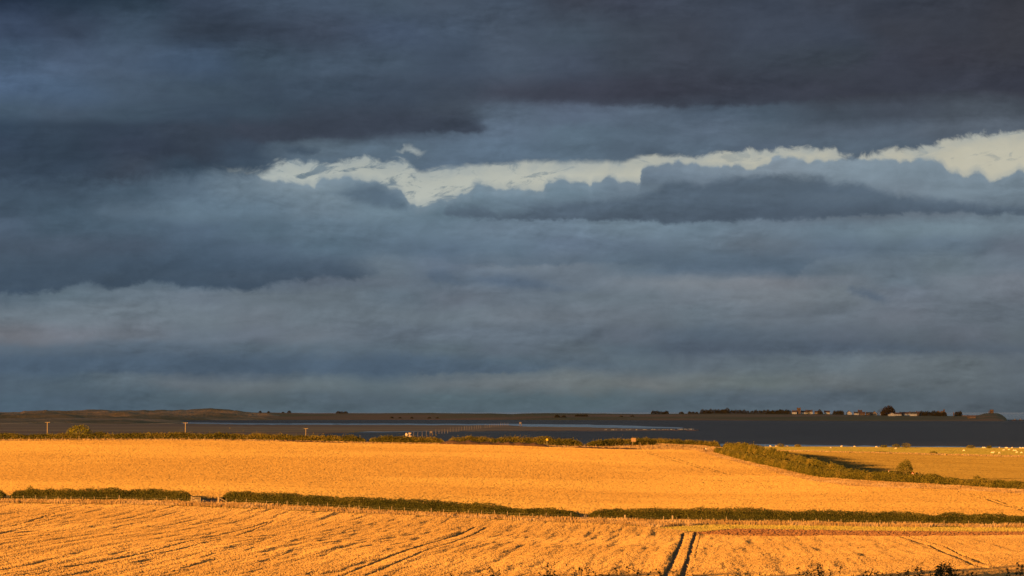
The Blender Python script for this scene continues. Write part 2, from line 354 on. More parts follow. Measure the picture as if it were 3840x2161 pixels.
def skin_mesh(name, verts, edges, radii, mat, levels=1):
    me = bpy.data.meshes.new(name + '_rig'); me.from_pydata(verts, edges, [])
    o = bpy.data.objects.new(name + '_rig', me); COL.objects.link(o)
    md = o.modifiers.new('skin', 'SKIN'); md.use_smooth_shade = True
    sv = me.skin_vertices[0].data
    for i, r in enumerate(radii):
        sv[i].radius = (r, r) if not hasattr(r, '__len__') else r
        sv[i].use_root = (i == 0)
    sd = o.modifiers.new('sub', 'SUBSURF'); sd.levels = levels; sd.render_levels = levels
    dg = bpy.context.evaluated_depsgraph_get()
    res = bpy.data.meshes.new_from_object(o.evaluated_get(dg), depsgraph=dg)
    bpy.data.objects.remove(o); bpy.data.meshes.remove(me)
    res.name = name; res.materials.clear(); res.materials.append(mat)
    return res

# ------------------------------------------------------------------ materials
MATS = {}
def mat(name, c1, c2=None, scale=1.0, rough=0.9, bump=0.0, trans=0.0, stretch=(1, 1, 1), spec=0.1, detail=5, c3=None, scale3=0.02, metal=0.0, world=False):
    if name in MATS: return MATS[name]
    m = bpy.data.materials.new(name); m.use_nodes = True; t = m.node_tree; t.nodes.clear(); N = NT(t)
    out = N.n('ShaderNodeOutputMaterial')
    geo = N.n('ShaderNodeNewGeometry')
    vm = N.n('ShaderNodeVectorMath', operation='MULTIPLY'); N.l.new(geo.outputs['Position'], vm.inputs[0]); vm.inputs[1].default_value = stretch
    c2 = c2 or tuple(q * 0.72 for q in c1)
    f = N.noise(vm.outputs[0], scale, detail, 0.6)
    c = N.mix(N.step(f, 0.32, 0.68), c1, c2)
    if c3:
        g = N.noise(vm.outputs[0], scale3, 4, 0.6)
        c = N.mix(N.step(g, 0.45, 0.62), c, c3)
    bs = N.n('ShaderNodeBsdfPrincipled'); N.l.new(c, bs.inputs['Base Color'])
    bs.inputs['Roughness'].default_value = rough; bs.inputs['Specular IOR Level'].default_value = spec; bs.inputs['Metallic'].default_value = metal
    if bump:
        b = N.n('ShaderNodeBump'); b.inputs['Strength'].default_value = bump; b.inputs['Distance'].default_value = 0.1
        N.l.new(N.noise(vm.outputs[0], scale * 3, 5, 0.6), b.inputs['Height']); N.l.new(b.outputs[0], bs.inputs['Normal'])
    s = bs.outputs[0]
    if trans:
        tr = N.n('ShaderNodeBsdfTranslucent'); N.l.new(c, tr.inputs['Color'])
        mx = N.n('ShaderNodeMixShader'); mx.inputs[0].default_value = trans
        N.l.new(s, mx.inputs[1]); N.l.new(tr.outputs[0], mx.inputs[2]); s = mx.outputs[0]
    N.l.new(s, out.inputs[0])
    MATS[name] = m
    return m
M_wheat = mat('ripe_wheat', (0.47, 0.32, 0.145), (0.375, 0.245, 0.10), 0.9, trans=0.2, c3=(0.50, 0.34, 0.15), scale3=0.02)
M_wheat2 = mat('ripe_wheat_beyond', (0.415, 0.285, 0.112), (0.33, 0.215, 0.08), 0.9, trans=0.2, c3=(0.445, 0.31, 0.12), scale3=0.012, stretch=(0.6, 1, 1))
M_barley = mat('pale_barley', (0.25, 0.19, 0.067), (0.205, 0.15, 0.05), 0.06, trans=0.2, stretch=(0.4, 1, 1))
M_pasture = mat('pasture_grass', (0.25, 0.22, 0.07), (0.20, 0.19, 0.055), 0.05, trans=0.25)
M_dry = mat('dry_grass', (0.46, 0.31, 0.15), (0.32, 0.20, 0.085), 0.5, trans=0.3, c3=(0.52, 0.37, 0.21), scale3=0.15)
M_green = mat('green_grass', (0.13, 0.13, 0.03), (0.20, 0.16, 0.045), 0.4, trans=0.25)
M_stub = mat('yellow_green_stubble', (0.46, 0.38, 0.11), (0.36, 0.31, 0.09), 0.4, trans=0.25)
M_soil = mat('bare_soil', (0.25, 0.132, 0.075), (0.18, 0.092, 0.052), 0.8, bump=0.8)
M_ground = mat('field_soil', (0.20, 0.13, 0.07), (0.14, 0.09, 0.05), 0.4, bump=0.4)
M_hedge = mat('hedge_leaves', (0.085, 0.088, 0.016), (0.048, 0.056, 0.011), 1.4, trans=0.25, spec=0.2, rough=0.6, c3=(0.11, 0.105, 0.02), scale3=0.22)
M_hedge_core = mat('hedge_twigs', (0.028, 0.03, 0.01), (0.018, 0.02, 0.008), 1.0)
M_hedge_f = mat('far_hedge_leaves', (0.17, 0.15, 0.028), (0.09, 0.09, 0.018), 0.7, trans=0.3, c3=(0.22, 0.18, 0.04), scale3=0.15)
M_bush = mat('bush_leaves', (0.24, 0.22, 0.03), (0.14, 0.135, 0.02), 0.6, trans=0.3)
M_fore = mat('hawthorn_leaves', (0.05, 0.062, 0.018), (0.03, 0.042, 0.013), 6.0, trans=0.3, rough=0.5, spec=0.3)
M_bark = mat('bark', (0.10, 0.075, 0.05), (0.06, 0.045, 0.03), 4.0)
M_wood = mat('weathered_wood', (0.33, 0.26, 0.18), (0.24, 0.19, 0.13), 6.0)
M_wire = mat('galvanised_wire', (0.35, 0.34, 0.32), rough=0.5, metal=0.6)
M_sand = mat('salt_marsh', (0.44, 0.25, 0.12), (0.28, 0.175, 0.075), 0.012, stretch=(0.25, 1, 1), c3=(0.27, 0.14, 0.085), scale3=0.006)
M_dune = mat('dune_grass', (0.24, 0.16, 0.085), (0.12, 0.095, 0.042), 0.016, stretch=(0.6, 1, 4), c3=(0.31, 0.20, 0.11), scale3=0.005, bump=0.0)
M_island = mat('island_turf', (0.17, 0.125, 0.05), (0.11, 0.09, 0.034), 0.008, stretch=(0.5, 1, 3), c3=(0.25, 0.135, 0.07), scale3=0.004)
M_island_tree = mat('island_tree_leaves', (0.10, 0.082, 0.045), (0.06, 0.052, 0.03), 0.25, trans=0.2)
M_white = mat('white_render', (0.56, 0.56, 0.58), (0.47, 0.47, 0.48), 0.1)
M_stone = mat('brown_sandstone', (0.19, 0.125, 0.095), (0.13, 0.09, 0.068), 0.15)
M_grey_stone = mat('grey_stone', (0.36, 0.30, 0.25), (0.26, 0.22, 0.18), 0.15)
M_roof = mat('red_pantiles', (0.13, 0.08, 0.065), (0.09, 0.058, 0.048), 0.2)
M_slate = mat('dark_slate', (0.09, 0.085, 0.085), (0.06, 0.058, 0.06), 0.2)
M_fleece = mat('fleece', (0.78, 0.66, 0.50), (0.66, 0.55, 0.42), 3.0)
M_skin = mat('skin', (0.55, 0.35, 0.26))
M_coat_dark = mat('dark_coat', (0.03, 0.028, 0.03))
M_coat_light = mat('pale_coat', (0.75, 0.68, 0.58))
M_trouser = mat('dark_trousers', (0.04, 0.04, 0.05))
M_red = mat('red_paint', (0.55, 0.05, 0.03), (0.50, 0.045, 0.03), 4, rough=0.5)
M_signwhite = mat('white_paint', (0.80, 0.80, 0.78), (0.76, 0.76, 0.74), 4, rough=0.5)
M_yellow = mat('yellow_paint', (0.78, 0.52, 0.03), (0.72, 0.48, 0.03), 4, rough=0.5)
M_black = mat('black_paint', (0.02, 0.02, 0.02), rough=0.5)
M_greymetal = mat('grey_metal', (0.32, 0.31, 0.30), (0.27, 0.26, 0.25), 4, rough=0.5, metal=0.3)
M_boat = mat('boat_hull', (0.10, 0.08, 0.09), (0.08, 0.06, 0.07), 1.0)
M_gull = mat('white_feathers', (0.78, 0.75, 0.70), (0.7, 0.67, 0.62), 2.0)
M_heap = mat('muck_heap', (0.13, 0.075, 0.045), (0.075, 0.045, 0.028), 0.6, bump=0.8)

def water_mat(name, base, gloss, rough, tint=(1, 1, 1)):
    m = bpy.data.materials.new(name); m.use_nodes = True; t = m.node_tree; t.nodes.clear(); N = NT(t)
    out = N.n('ShaderNodeOutputMaterial'); d = N.n('ShaderNodeBsdfDiffuse'); g = N.n('ShaderNodeBsdfGlossy'); mx = N.n('ShaderNodeMixShader')
    d.inputs['Color'].default_value = base + (1,); g.inputs['Roughness'].default_value = rough; g.inputs['Color'].default_value = tint + (1,)
    geo = N.n('ShaderNodeNewGeometry'); sp = N.n('ShaderNodeSeparateXYZ'); N.l.new(geo.outputs['Position'], sp.inputs[0])
    v = N.xyz(N.mul(sp.outputs[0], 0.004), N.mul(sp.outputs[1], 0.012), 0.0)
    f = N.noise(v, 1.0, 6, 0.62, 0.5)
    v2 = N.xyz(N.mul(sp.outputs[0], 0.03), N.mul(sp.outputs[1], 0.01), 4.0)
    f2 = N.noise(v2, 1.0, 4, 0.6)
    k = N.add(gloss, N.add(N.mul(N.sub(f, 0.5), gloss * 0.9), N.mul(N.sub(f2, 0.5), gloss * 0.5)))
    N.l.new(N.m('MAXIMUM', k, 0.02), mx.inputs[0])
    N.l.new(d.outputs[0], mx.inputs[1]); N.l.new(g.outputs[0], mx.inputs[2]); N.l.new(mx.outputs[0], out.inputs[0])
    return m
M_water = water_mat('tidal_water', (0.023, 0.021, 0.022), 0.20, 0.26, (1.0, 0.91, 0.84))
M_open = water_mat('open_water', (0.03, 0.035, 0.045), 0.78, 0.12)
M_calm = water_mat('calm_water', (0.03, 0.035, 0.04), 0.75, 0.10)

# ------------------------------------------------------------------ the lie of the land (from measured bearings and depressions)
CTRL = []          # X, Y, z
def cp(px, py, d, h=0.0, wide=True):
    z = CAM_Z - DEP(py) * d - h
    CTRL.append((U(px) * d, d, z))
    if wide and px <= 0: CTRL.append((-0.34 * d, d, z + 0.3))
    if wide and px >= 3840: CTRL.append((0.34 * d, d, z - 0.2))
for yy, zz in ((-100, 26), (-10, 25.4), (60, 20.5), (110, 16.8), (160, 13.4), (220, 10.3)):
    for xx in (-220, -60, 0, 60, 220): CTRL.append((xx, yy, zz))
WH = 0.65
for a in ((0, 2161, 275, WH), (1920, 2161, 275, WH), (3840, 2161, 275, WH), (0, 2030, 350, WH), (1920, 2050, 350, WH), (3840, 2080, 340, WH),
          (0, 1885, 490, WH), (0, 1870, 500, 0.9), (960, 1907, 480, WH), (960, 1880, 490, 0.9), (1920, 1948, 462, WH), (1920, 1928, 472, 0.9),
          (2900, 2005, 436, WH), (2900, 2002, 441, 0), (2900, 1988, 451, 0.0), (2900, 1953, 466, 0.9), (3840, 1999, 436, WH), (3840, 1996, 441, 0), (3840, 1988, 449, 0), (3840, 1965, 458, 0.9),
          (0, 1835, 545, WH), (960, 1840, 545, WH), (1920, 1890, 530, WH), (2900, 1905, 525, WH), (3840, 1920, 520, WH),
          (0, 1740, 700, WH), (960, 1750, 700, WH), (1920, 1770, 700, WH), (2900, 1830, 650, WH), (3840, 1870, 590, WH),
          (0, 1652, 850, WH), (480, 1650, 860, WH), (960, 1653, 870, WH), (1400, 1662, 880, WH), (1920, 1670, 895, WH), (2390, 1688, 900, WH),
          (2602, 1684, 895, WH), (2665, 1706, 850, WH), (2814, 1743, 780, WH), (2880, 1762, 745, WH), (3035, 1801, 680, WH), (3190, 1819, 650, WH),
          (3344, 1826, 640, WH), (3577, 1834, 630, WH), (3840, 1848, 612, WH),
          (2880, 1745, 790, 0.5), (3035, 1782, 720, 0.5), (3344, 1805, 672, 0.5), (3840, 1834, 640, 0.5),
          (3100, 1720, 900, 0.5), (3035, 1700, 980, 0.5), (2900, 1690, 1050, 0.5), (3840, 1715, 1080, 0.5), (3400, 1702, 1080, 0.5), (3840, 1790, 740, 0.5), (3500, 1770, 800, 0.5),
          (2880, 1675, 1300, 0.1), (3300, 1678, 1300, 0.1), (3840, 1682, 1300, 0.1), (2550, 1668, 960, 0.3)):
    cp(*a)
for u_, pts in ((-0.34, ((1050, 12.0), (1300, 7.0), (1500, 3.2), (1680, 0.6), (1800, -1.0))),
                (-0.19, ((1050, 11.8), (1300, 7.0), (1500, 3.2), (1680, 0.6), (1800, -1.0))),
                (-0.09, ((1080, 11.0), (1300, 6.6), (1500, 3.0), (1680, 0.5), (1800, -1.0))),
                (0.0, ((1080, 9.6), (1300, 5.6), (1500, 2.6), (1660, 0.4), (1800, -1.2))),
                (0.06, ((1080, 9.0), (1300, 5.8), (1500, 2.4), (1640, 0.2), (1800, -1.4))),
                (0.12, ((1440, 4.2), (1560, 1.2), (1640, 0.0), (1800, -1.6))),
                (0.20, ((1440, 3.6), (1560, 0.9), (1640, -0.2), (1800, -1.8))),
                (0.34, ((1440, 3.4), (1560, 0.9), (1640, -0.2), (1800, -1.8)))):
    for dd, zz in pts: CTRL.append((u_ * dd, dd, zz))
C = np.array(CTRL)
def tps_kernel(a, b):
    r2 = ((a[:, None, :] - b[None, :, :]) ** 2).sum(-1)
    return r2 * np.log(r2 + 1e-9) * 0.5
P = C[:, :2] / 100.0
A = tps_kernel(P, P) + np.eye(len(P)) * 0.02
Q = np.hstack([np.ones((len(P), 1)), P])
sol = np.linalg.solve(np.vstack([np.hstack([A, Q]), np.hstack([Q.T, np.zeros((3, 3))])]), np.concatenate([C[:, 2], np.zeros(3)]))
GX = np.arange(-640, 641, 8.0); GY = np.arange(-100, 1816, 5.0)
gx, gy = np.meshgrid(GX, GY)
flat = np.stack([gx.ravel(), gy.ravel()], 1) / 100.0
gz = np.empty(len(flat))
for i in range(0, len(flat), 20000):
    f_ = flat[i:i + 20000]
    gz[i:i + 20000] = tps_kernel(f_, P) @ sol[:len(P)] + sol[len(P)] + f_ @ sol[len(P) + 1:]
gz = gz.reshape(gx.shape)
gz += (fbm(gx / 40, gy / 40, 5) - 0.5) * 0.25 * np.clip((gy - 150) / 200, 0, 1)
def zt(x, y):
    x = np.asarray(x, float); y = np.asarray(y, float)
    fx = np.clip((x - GX[0]) / 8.0, 0, len(GX) - 1.001); fy = np.clip((y - GY[0]) / 5.0, 0, len(GY) - 1.001)
    ix = fx.astype(int); iy = fy.astype(int); fx = fx - ix; fy = fy - iy
    return (gz[iy, ix] * (1 - fx) + gz[iy, ix + 1] * fx) * (1 - fy) + (gz[iy + 1, ix] * (1 - fx) + gz[iy + 1, ix + 1] * fx) * fy
def at(px, d, h=0.0):
    x = U(px) * d
    return Vector((x, d, float(zt(x, d)) + h))

def grid_faces(nx, ny):
    i = np.arange(nx * ny).reshape(ny, nx)
    return np.stack([i[:-1, :-1].ravel(), i[:-1, 1:].ravel(), i[1:, 1:].ravel(), i[1:, :-1].ravel()], 1)
v = np.stack([gx.ravel(), gy.ravel(), gz.ravel()], 1)
tag(link('ground', mesh_np('ground', v, grid_faces(len(GX), len(GY)), M_ground, True)), 'farmland soil rolling down from the hill to the shore', kind='structure')

# lines across the view as functions of bearing u -> distance
def fn(pts):
    a = np.array(sorted(pts), float)
    return lambda u: np.interp(u, U(a[:, 0]), a[:, 1])
f_wheat_far = fn([(-900, 498), (0, 490), (480, 486), (960, 480), (1400, 472), (1920, 462), (2300, 455), (2480, 448), (2620, 438), (2900, 436), (3100, 438), (3400, 435), (3840, 436), (4700, 434)])
f_hedge = fn([(-900, 512), (0, 503), (960, 492), (1500, 482), (1920, 474), (2900, 469), (3840, 461), (4700, 456)])
f_crest = fn([(-900, 846), (0, 850), (480, 860), (960, 870), (1400, 880), (1920, 895), (2390, 902), (2602, 895), (2665, 850), (2814, 780), (2880, 745), (3035, 680), (3190, 650), (3344, 640), (3577, 630), (3840, 612), (4700, 575)])
f_lane1 = fn([(2640, 905), (2690, 878), (2780, 835), (2880, 790), (3035, 720), (3190, 690), (3344, 672), (3577, 655), (3840, 638), (4700, 600)])
f_lane2 = fn([(2690, 950), (2780, 890), (2880, 835), (3035, 757), (3217, 700), (3240, 695), (4700, 640)])
f_past = fn([(2600, 1090), (2880, 1100), (3840, 1100), (4700, 1100)])

# ------------------------------------------------------------------ crops and grass: many single blades, nobody could count them
def tufts(name, x, y, h, w, m, label, lean=0.12, tri=False, row=False, z0=None):
    n = len(x)
    z = zt(x, y) if z0 is None else z0
    a = RNG.normal(-0.25, 0.5, n) if row else RNG.uniform(0, math.pi, n); dx = np.cos(a) * w / 2; dy = np.sin(a) * w / 2
    lx = RNG.normal(0, lean, n) * h; ly = RNG.normal(0, lean, n) * h
    if tri:                                    # narrow foot, broad level top
        b = z - 0.05; v = np.empty((n, 3, 3), np.float32); k = RNG.uniform(0.85, 1.0, n)
        v[:, 0] = np.stack([x, y, b], 1)
        v[:, 1] = np.stack([x + dx + lx, y + dy + ly, z + h * k], 1); v[:, 2] = np.stack([x - dx + lx, y - dy + ly, z + h], 1)
        return tag(link(name, mesh_np(name, v.reshape(-1, 3), np.arange(n * 3).reshape(n, 3), m)), label, kind='stuff')
    # broad-headed blade: quad whose top is about 60 % of its foot, so the crop has a soft level top
    k = RNG.uniform(0.25, 0.8, n)
    b = z - 0.05
    v = np.empty((n, 4, 3), np.float32)
    v[:, 0] = np.stack([x - dx, y - dy, b], 1); v[:, 1] = np.stack([x + dx, y + dy, b], 1)
    v[:, 2] = np.stack([x + dx * k + lx, y + dy * k + ly, z + h * RNG.uniform(0.85, 1.0, n)], 1)
    v[:, 3] = np.stack([x - dx * k + lx, y - dy * k + ly, z + h], 1)
    f = np.arange(n * 4).reshape(n, 4)
    return tag(link(name, mesh_np(name, v.reshape(-1, 3), f, m)), label, kind='stuff')

def scatter(ya, yb, umin, umax, dens, jitter_seed=0):
    """points of even density between two distances inside a fan of bearings, on a jittered lattice"""
    st = dens ** -0.5; X = []; Y = []
    for i, y0 in enumerate(np.arange(ya, yb, st)):
        xs = np.arange(umin * y0, umax * y0, st) + (i % 2) * st * 0.5
        X.append(xs + RNG.uniform(-0.36, 0.36, len(xs)) * st); Y.append(y0 + RNG.uniform(-0.36, 0.36, len(xs)) * st)
    x = np.concatenate(X); y = np.concatenate(Y)
    return x, y, x / y

def track_mask(x, y, tracks):
    """True where a wheel track runs"""
    m = np.zeros(len(x), bool)
    for pts, wd in tracks:
        for (ax, ay), (bx, by) in zip(pts[:-1], pts[1:]):
            dx, dy = bx - ax, by - ay; L2 = dx * dx + dy * dy
            t = np.clip(((x - ax) * dx + (y - ay) * dy) / L2, 0, 1)
            d2 = (x - ax - t * dx) ** 2 + (y - ay - t * dy) ** 2
            wob = wd * (0.75 + 0.5 * vnoise(y / 3.0, x * 0 + wd * 31, 3))
            m |= d2 < (wob / 2) ** 2
    return m
def hit(px, py, h=0.0, d0=240, d1=1100):
    """first point of the land surface (raised by h) met along a bearing and depression"""
    d = np.arange(d0, d1, 1.0); g = zt(U(px) * d, d) + h; r = CAM_Z - DEP(py) * d
    i = np.argmax(g >= r)
    return (U(px) * d[i], d[i])
def trk(pts, wd): return ([hit(px, py, 0.55) for px, py in pts], wd)
T_NEAR = [trk([(-40, 2158), (300, 2118), (560, 2068), (830, 2005), (1005, 1956)], 0.62), trk([(-40, 2172), (330, 2130), (620, 2072), (880, 2010), (1030, 1952)], 0.50),
          trk([(1240, 2172), (1420, 2100), (1600, 2038), (1782, 1974)], 0.75), trk([(1330, 2172), (1500, 2104), (1680, 2036), (1822, 1976)], 0.6),
          trk([(2478, 2175), (2515, 2110), (2543, 2050), (2560, 1996)], 0.72), trk([(2549, 2175), (2580, 2080), (2594, 2030), (2604, 1994)], 0.72),
          trk([(3368, 2004), (3430, 2030), (3480, 2042), (3560, 2080), (3640, 2115), (3720, 2130)], 0.75), trk([(3405, 2004), (3470, 2028), (3530, 2044), (3600, 2078), (3690, 2114)], 0.6),
          trk([(-20, 1986), (100, 1958), (185, 1930), (215, 1921)], 0.55), trk([(-20, 2004), (130, 1966), (255, 1928)], 0.5),
          trk([(2602, 2090), (2620, 2020), (2624, 1998)], 0.3)]
def row_noise(x, y, seed, sx=2.2, sy=26.0):
    a = x - 0.075 * y; b = y + 0.075 * x
    return fbm(a / sx, b / sy, seed, 3)
# near field
x, y, u = scatter(236, 500, -0.205, 0.205, 17.0)
keep = y < f_wheat_far(u)
keep &= ~track_mask(x, y, T_NEAR)
x, y, u = x[keep], y[keep], u[keep]
rn = row_noise(x, y, 41, 1.5, 34.0); rn2 = row_noise(x, y, 77, 0.9, 9.0); lod = fbm((x - 0.075 * y) / 1.3, y / 13.0, 91, 3) * 0.7 + 0.3 * fbm(x / 18, y / 40, 55, 2)
h = WH * (0.90 + 0.34 * (rn - 0.5) + 0.14 * (rn2 - 0.5)) * RNG.uniform(0.96, 1.03, len(x))
flatp = np.clip((lod - 0.60) / 0.08, 0, 1) * np.clip(1.1 - (u + 0.2) * 2.0, 0.35, 1)
h *= 1 - 0.17 * flatp
h *= 1 - 0.45 * np.clip((u - U(2560)) / (80 * K), 0, 1) * np.clip(1 - (f_wheat_far(u) - y) / 14.0, 0, 1)
h = np.maximum(h, 0.12)
tufts('wheat_near', x, y, h, RNG.uniform(0.14, 0.28, len(x)), M_wheat, 'ripe wheat of the near field with wheel tracks and flattened streaks', row=True)
# field beyond the hedge
T_MID = [trk([(2385, 1690), (2430, 1699), (2590, 1744), (2640, 1760), (2760, 1782)], 1.1), trk([(2420, 1692), (2560, 1728), (2620, 1747), (2700, 1768), (2770, 1783)], 1.0),
         trk([(3610, 1853), (3700, 1872), (3800, 1903), (3900, 1935)], 1.1), trk([(3640, 1853), (3730, 1872), (3840, 1908), (3920, 1935)], 1.0),
         trk([(2880, 1806), (2945, 1808)], 0.9)]
x, y, u = scatter(470, 905, -0.21, 0.21, 6.5)
gap = (np.abs(u - U(785)) < 62 * K) | (np.abs(u - U(2190)) < 34 * K)
keep = (y > f_hedge(u) + np.where(gap, 22.0, 4.5)) & (y < f_crest(u)) & ~track_mask(x, y, T_MID)
x, y, u = x[keep], y[keep], u[keep]
h = WH * (0.9 + 0.16 * (fbm(x / 3, y / 6, 12, 3) - 0.5) + 0.2 * (row_noise(x, y, 8, 60.0, 9.0) - 0.5)) * RNG.uniform(0.90, 1.07, len(x))
f_fold = fn([(px, hit(px, row, 0.6)[1]) for px, row in ((0, 1736), (640, 1744), (1280, 1757), (1900, 1786), (2560, 1812), (3000, 1822))] + [(3600, 700)])
h += 0.13 * np.exp(-((y - f_fold(u)) / 7.0) ** 2)
tufts('wheat_beyond_hedge', x, y, h, RNG.uniform(0.3, 0.5, len(x)), M_wheat2, 'ripe wheat of the wide field between the two hedges', tri=True, row=True)
# paler field right of the lane
x, y, u = scatter(640, 1102, 0.07, 0.215, 3.2)
keep = (y > f_lane2(u) + 3.0) & (y < f_past(u)) & (y > f_lane1(u) + 4.0)
x, y, u = x[keep], y[keep], u[keep]
T_R = [trk([(3030, 1694), (3130, 1714), (3240, 1738), (3330, 1758)], 0.9)]
keep = ~track_mask(x, y, T_R); x, y = x[keep], y[keep]
h = 0.4 * (0.9 + 0.2 * (fbm(x / 5, y / 9, 22, 3) - 0.5)) * RNG.uniform(0.9, 1.08, len(x))
tufts('barley', x, y, h, RNG.uniform(0.5, 0.9, len(x)), M_barley, 'duller yellow crop of the field right of the lane', tri=True, row=True)
# pasture with the sheep
x, y, u = scatter(1102, 1420, 0.055, 0.215, 2.2)
tufts('pasture_grass', x, y, RNG.uniform(0.08, 0.16, len(x)), RNG.uniform(0.8, 1.5, len(x)), M_pasture, 'short olive pasture grass along the crest by the sea', tri=True, row=True)
# margin between barley and pasture, rough grass
x, y, u = scatter(1088, 1112, 0.065, 0.235, 2.0)
tufts('rough_grass_margin', x, y, RNG.uniform(0.3, 0.8, len(x)), RNG.uniform(0.2, 0.5, len(x)), M_dry, 'rough dry grass along the pasture edge')
# verge below the near hedge
def band(fa, fb, dens, umin=-0.225, umax=0.225, ymin=400, ymax=1000):
    x, y, u = scatter(ymin, ymax, umin, umax, dens)
    a, b = fa(u), fb(u); k = (y > a) & (y < b)
    return x[k], y[k], u[k]
x, y, u = band(lambda u: f_wheat_far(u) + 0.2, lambda u: f_hedge(u) - 0.6, 26.0, ymin=432, ymax=520)
right = np.clip((u - 0.05) / 0.02, 0, 1)                 # right of here the lower part of the verge is soil and stubble
edge_d = f_hedge(u) - y
sm = np.clip((u - 0.046) / 0.030, 0, 1); wav = 3.0 * (fbm(x / 6, y / 6, 15, 3) - 0.5)
keep = edge_d < 30.0 - 22.0 * sm ** 0.6 + wav
grn = (y - f_wheat_far(u) < 2.2) | (fbm(x / 5, y / 2.0, 63, 3) > 0.62)
ks = keep & ~grn
tufts('dry_verge_grass', x[ks], y[ks], RNG.uniform(0.45, 1.0, ks.sum()) * (0.75 + 0.5 * fbm(x[ks] / 2.5, y[ks] / 2.5, 4, 3)), RNG.uniform(0.06, 0.16, ks.sum()), M_dry, 'tall dry grass along the foot of the near hedge', lean=0.2, row=True)
kg = keep & grn
tufts('green_verge_grass', x[kg], y[kg], RNG.uniform(0.25, 0.6, kg.sum()), RNG.uniform(0.08, 0.2, kg.sum()), M_green, 'greener grass at the rim of the near wheat field', lean=0.2)
open_ = np.clip((u - U(2540)) / (U(2760) - U(2540)), 0.0, 1)
ks = ~keep & (y > f_wheat_far(u) - 0.5 + (f_hedge(u) - 17.5 - f_wheat_far(u)) * open_)
tufts('stubble', x[ks], y[ks], RNG.uniform(0.3, 0.5, ks.sum()), RNG.uniform(0.1, 0.25, ks.sum()), M_stub, 'yellow green strip between the dry verge and the bare soil', lean=0.15, row=True)
# bare soil strip
us = np.linspace(U(2530), U(4300), 420)
vv = []; 
for k_, t_ in enumerate(np.linspace(0, 1, 26)):
    ya = f_wheat_far(us) - 0.5; yb = f_hedge(us) - 17.0
    open_ = np.clip((us - U(2540)) / (U(2760) - U(2540)), 0.15, 1)
    yy = ya + (yb - ya) * (0.02 + (t_ * 0.98) * open_)
    vv.append(np.stack([us * yy, yy, zt(us * yy, yy) + 0.08 + 0.10 * t_ + 0.16 * fbm(us * yy / 0.8, yy / 0.8, 6, 3) * (1 if 0 < k_ < 25 else -0.6)], 1))
tag(link('bare_soil', mesh_np('bare_soil', np.concatenate(vv), grid_faces(len(us), 26), M_soil)), 'red brown strip of bare soil above the near wheat', kind='structure')
x, y, u = scatter(430, 462, U(2560), 0.205, 14.0)
keep = (y > f_wheat_far(u) + 0.6) & (y < f_wheat_far(u) + (f_hedge(u) - 17.2 - f_wheat_far(u)) * np.clip((u - U(2540)) / (U(2760) - U(2540)), 0.15, 1))
x, y = x[keep], y[keep]
tufts('soil_clods', x, y, RNG.uniform(0.12, 0.42, len(x)), RNG.uniform(0.2, 0.5, len(x)), M_soil, 'clods of the red brown bare soil strip', lean=0.3, row=True)
# verges of the lane
x, y, u = band(lambda u: f_crest(u) + 0.3, lambda u: f_lane1(u) - 1.0, 13.0, umin=U(2590), ymin=560, ymax=930)
tufts('lane_verge_grass', x, y, RNG.uniform(0.4, 0.65, len(x)) * (0.7 + 0.6 * fbm(x / 4, y / 4, 19, 3)), RNG.uniform(0.15, 0.35, len(x)), M_dry, 'pale dry grass between the wheat and the lane hedge', lean=0.3, row=True)
x, y, u = band(lambda u: f_lane1(u) + 1.0, lambda u: f_lane2(u) - 1.0, 5.0, umin=U(2640), umax=U(3240), ymin=690, ymax=960)
tufts('lane_side_grass', x, y, RNG.uniform(0.3, 0.9, len(x)), RNG.uniform(0.12, 0.35, len(x)), M_dry, 'dry grass inside the lane between its two hedges', lean=0.2)
# strip along the far crest
f_crest2 = fn([(-900, 862), (0, 866), (960, 886), (1400, 896), (1920, 912), (2240, 922), (2420, 940), (2640, 960)])
x, y, u = band(lambda u: f_crest(u) + 0.2, lambda u: f_crest2(u), 5.0, umax=U(2640), ymin=840, ymax=965)
gr = y - f_crest(u) < 6
tufts('crest_green_grass', x[gr], y[gr], RNG.uniform(0.2, 0.5, gr.sum()), RNG.uniform(0.2, 0.4, gr.sum()), M_green, 'green strip at the far rim of the wide wheat field', lean=0.2)
tufts('crest_dry_grass', x[~gr], y[~gr], RNG.uniform(0.4, 0.9, (~gr).sum()), RNG.uniform(0.15, 0.35, (~gr).sum()), M_dry, 'dry grass under the hedge on the crest', lean=0.2)
x, y, u = scatter(925, 1010, U(2440), U(2650), 3.0)
tufts('pale_grass_patch', x, y, RNG.uniform(0.3, 0.7, len(x)), RNG.uniform(0.2, 0.5, len(x)), M_dry, 'pale grass patch beside the lane junction on the crest', lean=0.2)

# ------------------------------------------------------------------ hedges
def leaf_quads(c, size, squash=1.0):
    n = len(c)
    a = RNG.normal(size=(n, 3)); a /= np.linalg.norm(a, axis=1)[:, None] + 1e-9
    b = RNG.normal(size=(n, 3)); b -= (a * b).sum(1)[:, None] * a; b /= np.linalg.norm(b, axis=1)[:, None] + 1e-9
    s = (np.asarray(size) * RNG.uniform(0.6, 1.3, n))[:, None]
    a = a * s * 0.5; b = b * s * 0.36
    v = np.stack([c - a, c + b * RNG.uniform(.6, 1.2, (n, 1)), c + a, c - b], 1).reshape(-1, 3)
    return v, np.arange(n * 4).reshape(n, 4)
def sweep_path(pts, step):
    pts = [Vector(p) for p in pts]; out = []
    for a, b in zip(pts[:-1], pts[1:]):
        n = max(1, int((b - a).length / step))
        for i in range(n): out.append(a.lerp(b, i / n))
    out.append(pts[-1]); return np.array([tuple(p) for p in out])
HEDGE_N = [0]
